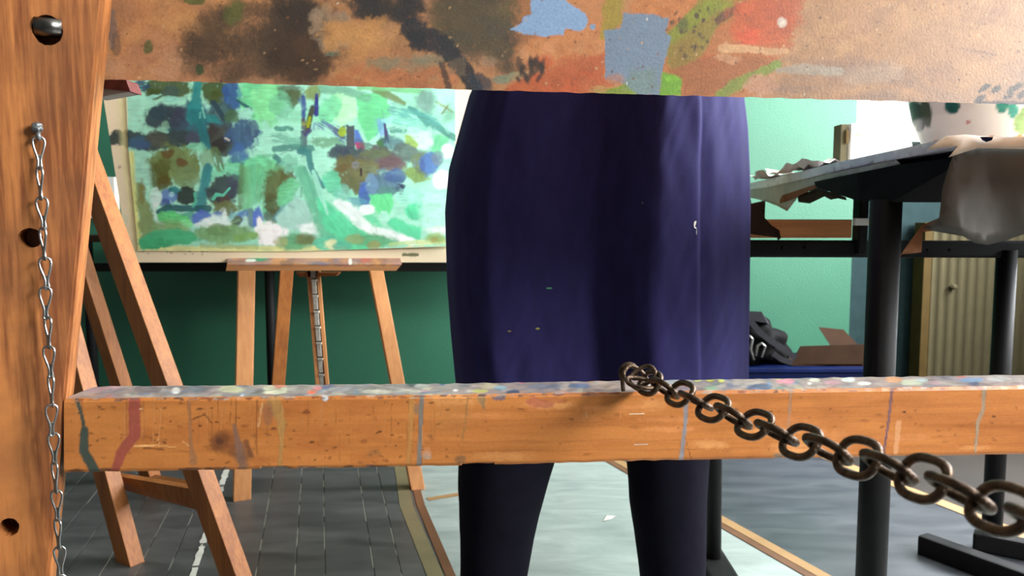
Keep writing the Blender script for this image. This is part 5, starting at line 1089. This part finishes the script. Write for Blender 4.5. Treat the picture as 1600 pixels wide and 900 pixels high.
# smock: rings with hand-set folds; image-space outline for the rows that show
rows = [(150, 736, 1160), (200, 722, 1166), (265, 704, 1169), (330, 698, 1170), (440, 701, 1169), (520, 707, 1168), (592, 714, 1167), (690, 724, 1160)]
fold_p = [700, 712, 735, 765, 820, 880, 935, 955, 990, 1018, 1032, 1087, 1091, 1112, 1140, 1156, 1169]
fold_y = [0, -.062, -.104, -.128, -.122, -.110, -.100, -.116, -.150, -.170, -.170, -.138, -.124, -.108, -.066, -.036, 0]
fold_x = [((p_-800)/F*(YP+o_)-(700-800)/F*YP)/(469/F*YP) for p_, o_ in zip(fold_p, fold_y)]; fold_x[0] = 0; fold_x[-1] = 1
print('FX', np.round(fold_x, 3))
fx_ = np.linspace(0, 1, 150); fy_ = np.interp(fx_, fold_x, fold_y)
ker = np.array([1, 2, 1])/4
for _ in range(3):
    sm = np.convolve(np.pad(fy_, 1, 'edge'), ker, 'valid'); w_ = np.abs(fx_-(fold_x[11]+fold_x[12])/2) > .012; fy_ = np.where(w_, sm, fy_)
fy_[0] = fy_[-1] = 0
def ring_at(z, xl, xr, k, front=1.0):
    c = (xl+xr)/2; pts = []
    for i, f_ in enumerate(fx_):
        x = xl+(xr-xl)*f_; y = YP+fy_[i]*front*(1.0)
        bulge = -.12*math.sqrt(max(0, 1-(2*f_-1)**2))
        y = YP+(fy_[i]*k+bulge*(1-k))*front
        w1 = mnoise.noise(Vector((x*9, z*3.2, 2.0)))*.006+mnoise.noise(Vector((x*30+z*10, z*4.5, 5.0)))*.0028+abs(mnoise.noise(Vector((x*34-z*14, z*7, 9.0))))*.0030
        e_ = min(1, 8*min(f_, 1-f_)); y += w1*e_
        pts.append(Vector((x, y, z)))
    for i in range(1, 60):
        a = PI*i/60; pts.append(Vector((c+(xr-xl)/2*math.cos(a), YP+.15*front*math.sin(a)**.8*(1+.05*math.sin(a*9)), z)))
    return pts
rings = []
ys_ = np.linspace(655, 150, 110)
for y_ in ys_:
    xl = pxx(np.interp(y_, [r[0] for r in rows], [r[1] for r in rows]), y_); xr = pxx(np.interp(y_, [r[0] for r in rows], [r[2] for r in rows]), y_)
    z = P(900, y_, YP).z; rings.append(ring_at(z, xl, xr, 1.0))
zt0 = rings[-1][0].z; cxs = (pxx(736, 150)+pxx(1160, 150))/2
for z, hw, k, fr in ((zt0+.05, .205, .8, 1), (zt0+.12, .182, .55, .9), (zt0+.18, .175, .35, .85), (zt0+.27, .19, .1, .9), (zt0+.36, .205, 0, .95), (zt0+.42, .20, 0, .8), (zt0+.455, .15, 0, .6), (zt0+.475, .08, 0, .5)):
    rings.append(ring_at(z, cxs-hw, cxs+hw, k, fr))
bm = bmesh.new(); loft(bm, rings, False)
sm = from_bm('smock', bm, M['linen'], per, True)
md = sm.modifiers.new('thick', 'SOLIDIFY'); md.thickness = .003; md.offset = 1
z_sh = zt0+.42
# centre seam, pleat-edge paint spot and small specks
def front_y(px, py):
    x = pxx(px, py, YP-.11); r0 = np.interp(py, [r[0] for r in rows], [r[1] for r in rows]); r1_ = np.interp(py, [r[0] for r in rows], [r[2] for r in rows])
    f_ = (pxx(px, py)-pxx(r0, py))/(pxx(r1_, py)-pxx(r0, py)); return YP+float(np.interp(f_, fx_, fy_))
from mathutils.bvhtree import BVHTree
tb = bmesh.new(); tb.from_mesh(sm.data); bv = BVHTree.FromBMesh(tb)
def cast(px, py):
    r_ = ray(px, py).normalized(); h = bv.ray_cast(Vector((0, 0, H)), r_); return h[0] if h[0] else P(px, py, 1.26)
def spot(cx, cy, rx, ry, col, seed):
    bm = bmesh.new(); n = 12; p = [cast(cx+rx*(1+.4*mnoise.noise(Vector((i, seed, 0))))*math.cos(i*2*PI/n), cy+ry*(1+.4*mnoise.noise(Vector((seed, i, 0))))*math.sin(i*2*PI/n))+Vector((0, -.0045, 0)) for i in range(n)]
    loft(bm, [p, [q+Vector((0, .004, 0)) for q in p]]); key = 'paint%s' % (col,)
    if key not in M: M[key] = simple('dried_paint', col, .5)
    o = from_bm('paint_spot', bm, M[key], per)
spot(1086, 351, 3, 6, (238, 238, 226), 1); spot(1088, 362, 1, 5, (226, 226, 214), 6); spot(858, 450, 5, 1.6, (60, 140, 110), 2); spot(840, 513, 3.4, 1.6, (150, 150, 80), 3); spot(796, 517, 3, 1.3, (140, 130, 80), 4); spot(1003, 317, 1.2, 1.2, (120, 120, 130), 5)
bm = bmesh.new(); pp = [cast(914+2*math.sin(y_*.02), y_)+Vector((0, -.0032, 0)) for y_ in range(152, 420, 8)]; tube(bm, pp, .0006, 6); from_bm('centre_seam', bm, M['linen'], per, True)
tb.free()
# trousers: two legs following the outline in the photo
zc = .80
def leg_rings(tbl):
    out = []
    for y_, xl, xr in tbl:
        z = P(900, y_, YP).z; a = pxx(xl, y_); b = pxx(xr, y_); out.append((z, (a+b)/2, (b-a)/2))
    return out
L1 = leg_rings([(1075, 722, 812), (1000, 716, 812), (900, 719, 823), (840, 720, 834), (800, 717, 843), (760, 715, 855), (725, 717, 866), (650, 722, 890)])
L2 = leg_rings([(1075, 1012, 1100), (1000, 1004, 1100), (900, 999, 1101), (830, 992, 1102), (780, 984, 1103), (725, 979, 1106), (650, 974, 1114)])
def tro_ring(z, c, hw, seed, n=40, dy=0):
    out = []
    for i in range(n):
        a = 2*PI*i/n; w_ = 1+.035*mnoise.noise(Vector((math.cos(a)*1.5, math.sin(a)*1.5+seed, z*12)))
        out.append(Vector((c+hw*math.cos(a)*w_, YP+dy+hw*1.12*math.sin(a)*w_, z)))
    return out
bm = bmesh.new()
for tbl, sd_ in ((L1, 1), (L2, 5)):
    zs_ = [t_[0] for t_ in tbl]; rr = []
    for z in np.linspace(zs_[0], zs_[-1], 44):
        c = np.interp(z, zs_, [t_[1] for t_ in tbl]); h_ = np.interp(z, zs_, [t_[2] for t_ in tbl]); rr.append(tro_ring(z, c, h_, sd_))
    loft(bm, rr, False)
tr = from_bm('trousers', bm, M['trouser'], per, True); md = tr.modifiers.new('thick', 'SOLIDIFY'); md.thickness = .002; md.offset = -1
# shoes
for tbl in (L1, L2):
    c = tbl[0][1]; bm = bmesh.new(); rr = []
    for y_, w_, h_ in ((.075, .026, .05), (.06, .034, .075), (.02, .036, .088), (-.03, .034, .080), (-.08, .040, .055), (-.13, .042, .042), (-.165, .030, .032), (-.178, .014, .022)):
        rr.append([Vector((c+w_*math.cos(a), YP+y_, max(.0, .5*h_+.5*h_*math.sin(a)*1.0))) for a in np.linspace(0, 2*PI, 24, endpoint=False)])
    loft(bm, rr); from_bm('shoe', bm, M['shoe'], per, True)
# body: one skinned figure, arms raised behind the plywood board
zs0 = z_sh; cx = cxs
J = {'pel': (cx, YP, .86, .12, .10), 'wai': (cx, YP, 1.02, .11, .09), 'che': (cx, YP, 1.20, .125, .10), 'nkb': (cx, YP+.0, zs0+.03, .07, .06), 'nk': (cx, YP-.01, zs0+.09, .045, .045), 'hd0': (cx, YP-.02, zs0+.15, .065, .075), 'hd1': (cx, YP-.02, zs0+.23, .072, .085), 'hd2': (cx, YP-.012, zs0+.285, .05, .06)}
Ed = [('pel', 'wai'), ('wai', 'che'), ('che', 'nkb'), ('nkb', 'nk'), ('nk', 'hd0'), ('hd0', 'hd1'), ('hd1', 'hd2')]
for s, tbl in ((-1, L1), (1, L2)):
    n_ = 'l' if s < 0 else 'r'; fc = tbl[0][1]; kc = tbl[3][1]
    J['hip'+n_] = (cx+s*.085, YP, .80, .085, .085); J['kne'+n_] = (kc+s*-.0, YP-.005, .44, .052, .055); J['clf'+n_] = (kc, YP+.01, .33, .044, .048); J['ank'+n_] = (fc, YP+.02, .085, .030, .034); J['toe'+n_] = (fc, YP-.10, .035, .030, .022)
    Ed += [('pel', 'hip'+n_), ('hip'+n_, 'kne'+n_), ('kne'+n_, 'clf'+n_), ('clf'+n_, 'ank'+n_), ('ank'+n_, 'toe'+n_)]
    J['sho'+n_] = (cx+s*.165, YP, zs0-.02, .052, .052); J['elb'+n_] = (cx+s*.21, YP-.06, zs0-.26, .038, .038); J['wri'+n_] = (cx+s*.15, YP-.28, zs0-.22, .024, .024); J['pal'+n_] = (cx+s*.135, YP-.335, zs0-.205, .034, .016); J['kn'+n_] = (cx+s*.13, YP-.37, zs0-.195, .036, .014)
    Ed += [('che', 'sho'+n_), ('sho'+n_, 'elb'+n_), ('elb'+n_, 'wri'+n_), ('wri'+n_, 'pal'+n_), ('pal'+n_, 'kn'+n_)]
    for f_, (dx, ln) in enumerate(((-.026, .066), (-.009, .076), (.009, .070), (.026, .055))):
        b = J['kn'+n_]; 
        for q, (fy, fz) in enumerate(((-.2, 0), (-.6, -.012), (-.85, -.034))):
            J['f%s%d%d' % (n_, f_, q)] = (b[0]+dx, b[1]+ln*fy-.008, b[2]+fz, .0085, .0085)
        Ed += [('kn'+n_, 'f%s%d0' % (n_, f_)), ('f%s%d0' % (n_, f_), 'f%s%d1' % (n_, f_)), ('f%s%d1' % (n_, f_), 'f%s%d2' % (n_, f_))]
    b = J['pal'+n_]; J['th0'+n_] = (b[0]-s*.040, b[1]-.004, b[2]-.008, .011, .011); J['th1'+n_] = (b[0]-s*.050, b[1]-.045, b[2]-.020, .009, .009)
    Ed += [('pal'+n_, 'th0'+n_), ('th0'+n_, 'th1'+n_)]
keys = list(J); me = bpy.data.meshes.new('body'); me.from_pydata([J[k][:3] for k in keys], [(keys.index(a), keys.index(b)) for a, b in Ed], [])
o = bpy.data.objects.new('body', me); link(o, per); o.matrix_parent_inverse = Matrix.Translation(per.location).inverted(); me.materials.append(M['skin'])
m1 = o.modifiers.new('skin', 'SKIN'); m1.use_smooth_shade = True
for i, k in enumerate(keys):
    me.skin_vertices[0].data[i].radius = J[k][3:5]; me.skin_vertices[0].data[i].use_root = (k == 'pel')
m2 = o.modifiers.new('sub', 'SUBSURF'); m2.levels = 2; m2.render_levels = 2
# sleeves
for s in (-1, 1):
    n_ = 'l' if s < 0 else 'r'; a, b, c = [Vector(J[k+n_][:3]) for k in ('sho', 'elb', 'wri')]
    bm = bmesh.new(); tube(bm, [a+Vector((-s*.04, 0, .01)), a, a.lerp(b, .5), b, b.lerp(c, .5), b.lerp(c, .82)], [.070, .068, .058, .054, .048, .044], 24, False, False); q = from_bm('sleeve', bm, M['linen'], per, True)
    q.modifiers.new('t', 'SOLIDIFY').thickness = .002; q.modifiers.new('s', 'SUBSURF').render_levels = 1
# face and hair
hc = Vector((cx, YP-.02, zs0+.20))
bm = bmesh.new(); s_ = bmesh.ops.create_icosphere(bm, subdivisions=4, radius=1)['verts']
for v in s_:
    n_ = 1+.03*mnoise.noise(v.co*6); v.co = Vector((hc.x+v.co.x*.090*n_, hc.y+.018+v.co.y*.100*n_, hc.z+.022+v.co.z*.112*n_))
bmesh.ops.delete(bm, geom=[v for v in bm.verts if v.co.y < hc.y-.035 and v.co.z < hc.z+.065], context='VERTS'); from_bm('hair', bm, M['hair'], per, True)
bm = bmesh.new(); loft(bm, [[hc+Vector((x, -.078, z)) for x, z in ((-.008, .03), (.008, .03), (.014, -.02), (-.014, -.02))], [hc+Vector((x, -.100, z)) for x, z in ((-.003, .02), (.003, .02), (.008, -.016), (-.008, -.016))]]); from_bm('nose', bm, M['skin'], per, True)
for s in (-1, 1):
    bm = bmesh.new(); blobby(bm, hc+Vector((s*.030, -.074, .028)), (.013, .010, .007), 1, 0, 0); from_bm('eye', bm, M['white'], per, True)
    bm = bmesh.new(); blobby(bm, hc+Vector((s*.030, -.0825, .028)), (.005, .003, .005), 1, 0, 0); from_bm('pupil', bm, M['shoe'], per, True)
    bm = bmesh.new(); blobby(bm, hc+Vector((s*.078, .0, .010)), (.010, .018, .030), 1, 0, .2); from_bm('ear', bm, M['skin'], per, True)
bm = bmesh.new(); blobby(bm, hc+Vector((0, -.076, -.050)), (.024, .008, .007), 1, 0, .1); from_bm('mouth', bm, simple('lips', (170, 96, 90), .5), per, True)
# scrap on the pale floor
q = G(952, 811); bm = bmesh.new(); loft(bm, [[G(942, 814, .0005), G(948, 805, .0005), G(962, 806, .0005), G(955, 811, .0005)], [G(942, 814, .0015), G(948, 805, .0015), G(962, 806, .0015), G(955, 811, .0015)]])
from_bm('paper_scrap', bm, M['paper'], None, label='tiny cream paper scrap on the pale floor between the trouser legs', category='scrap')
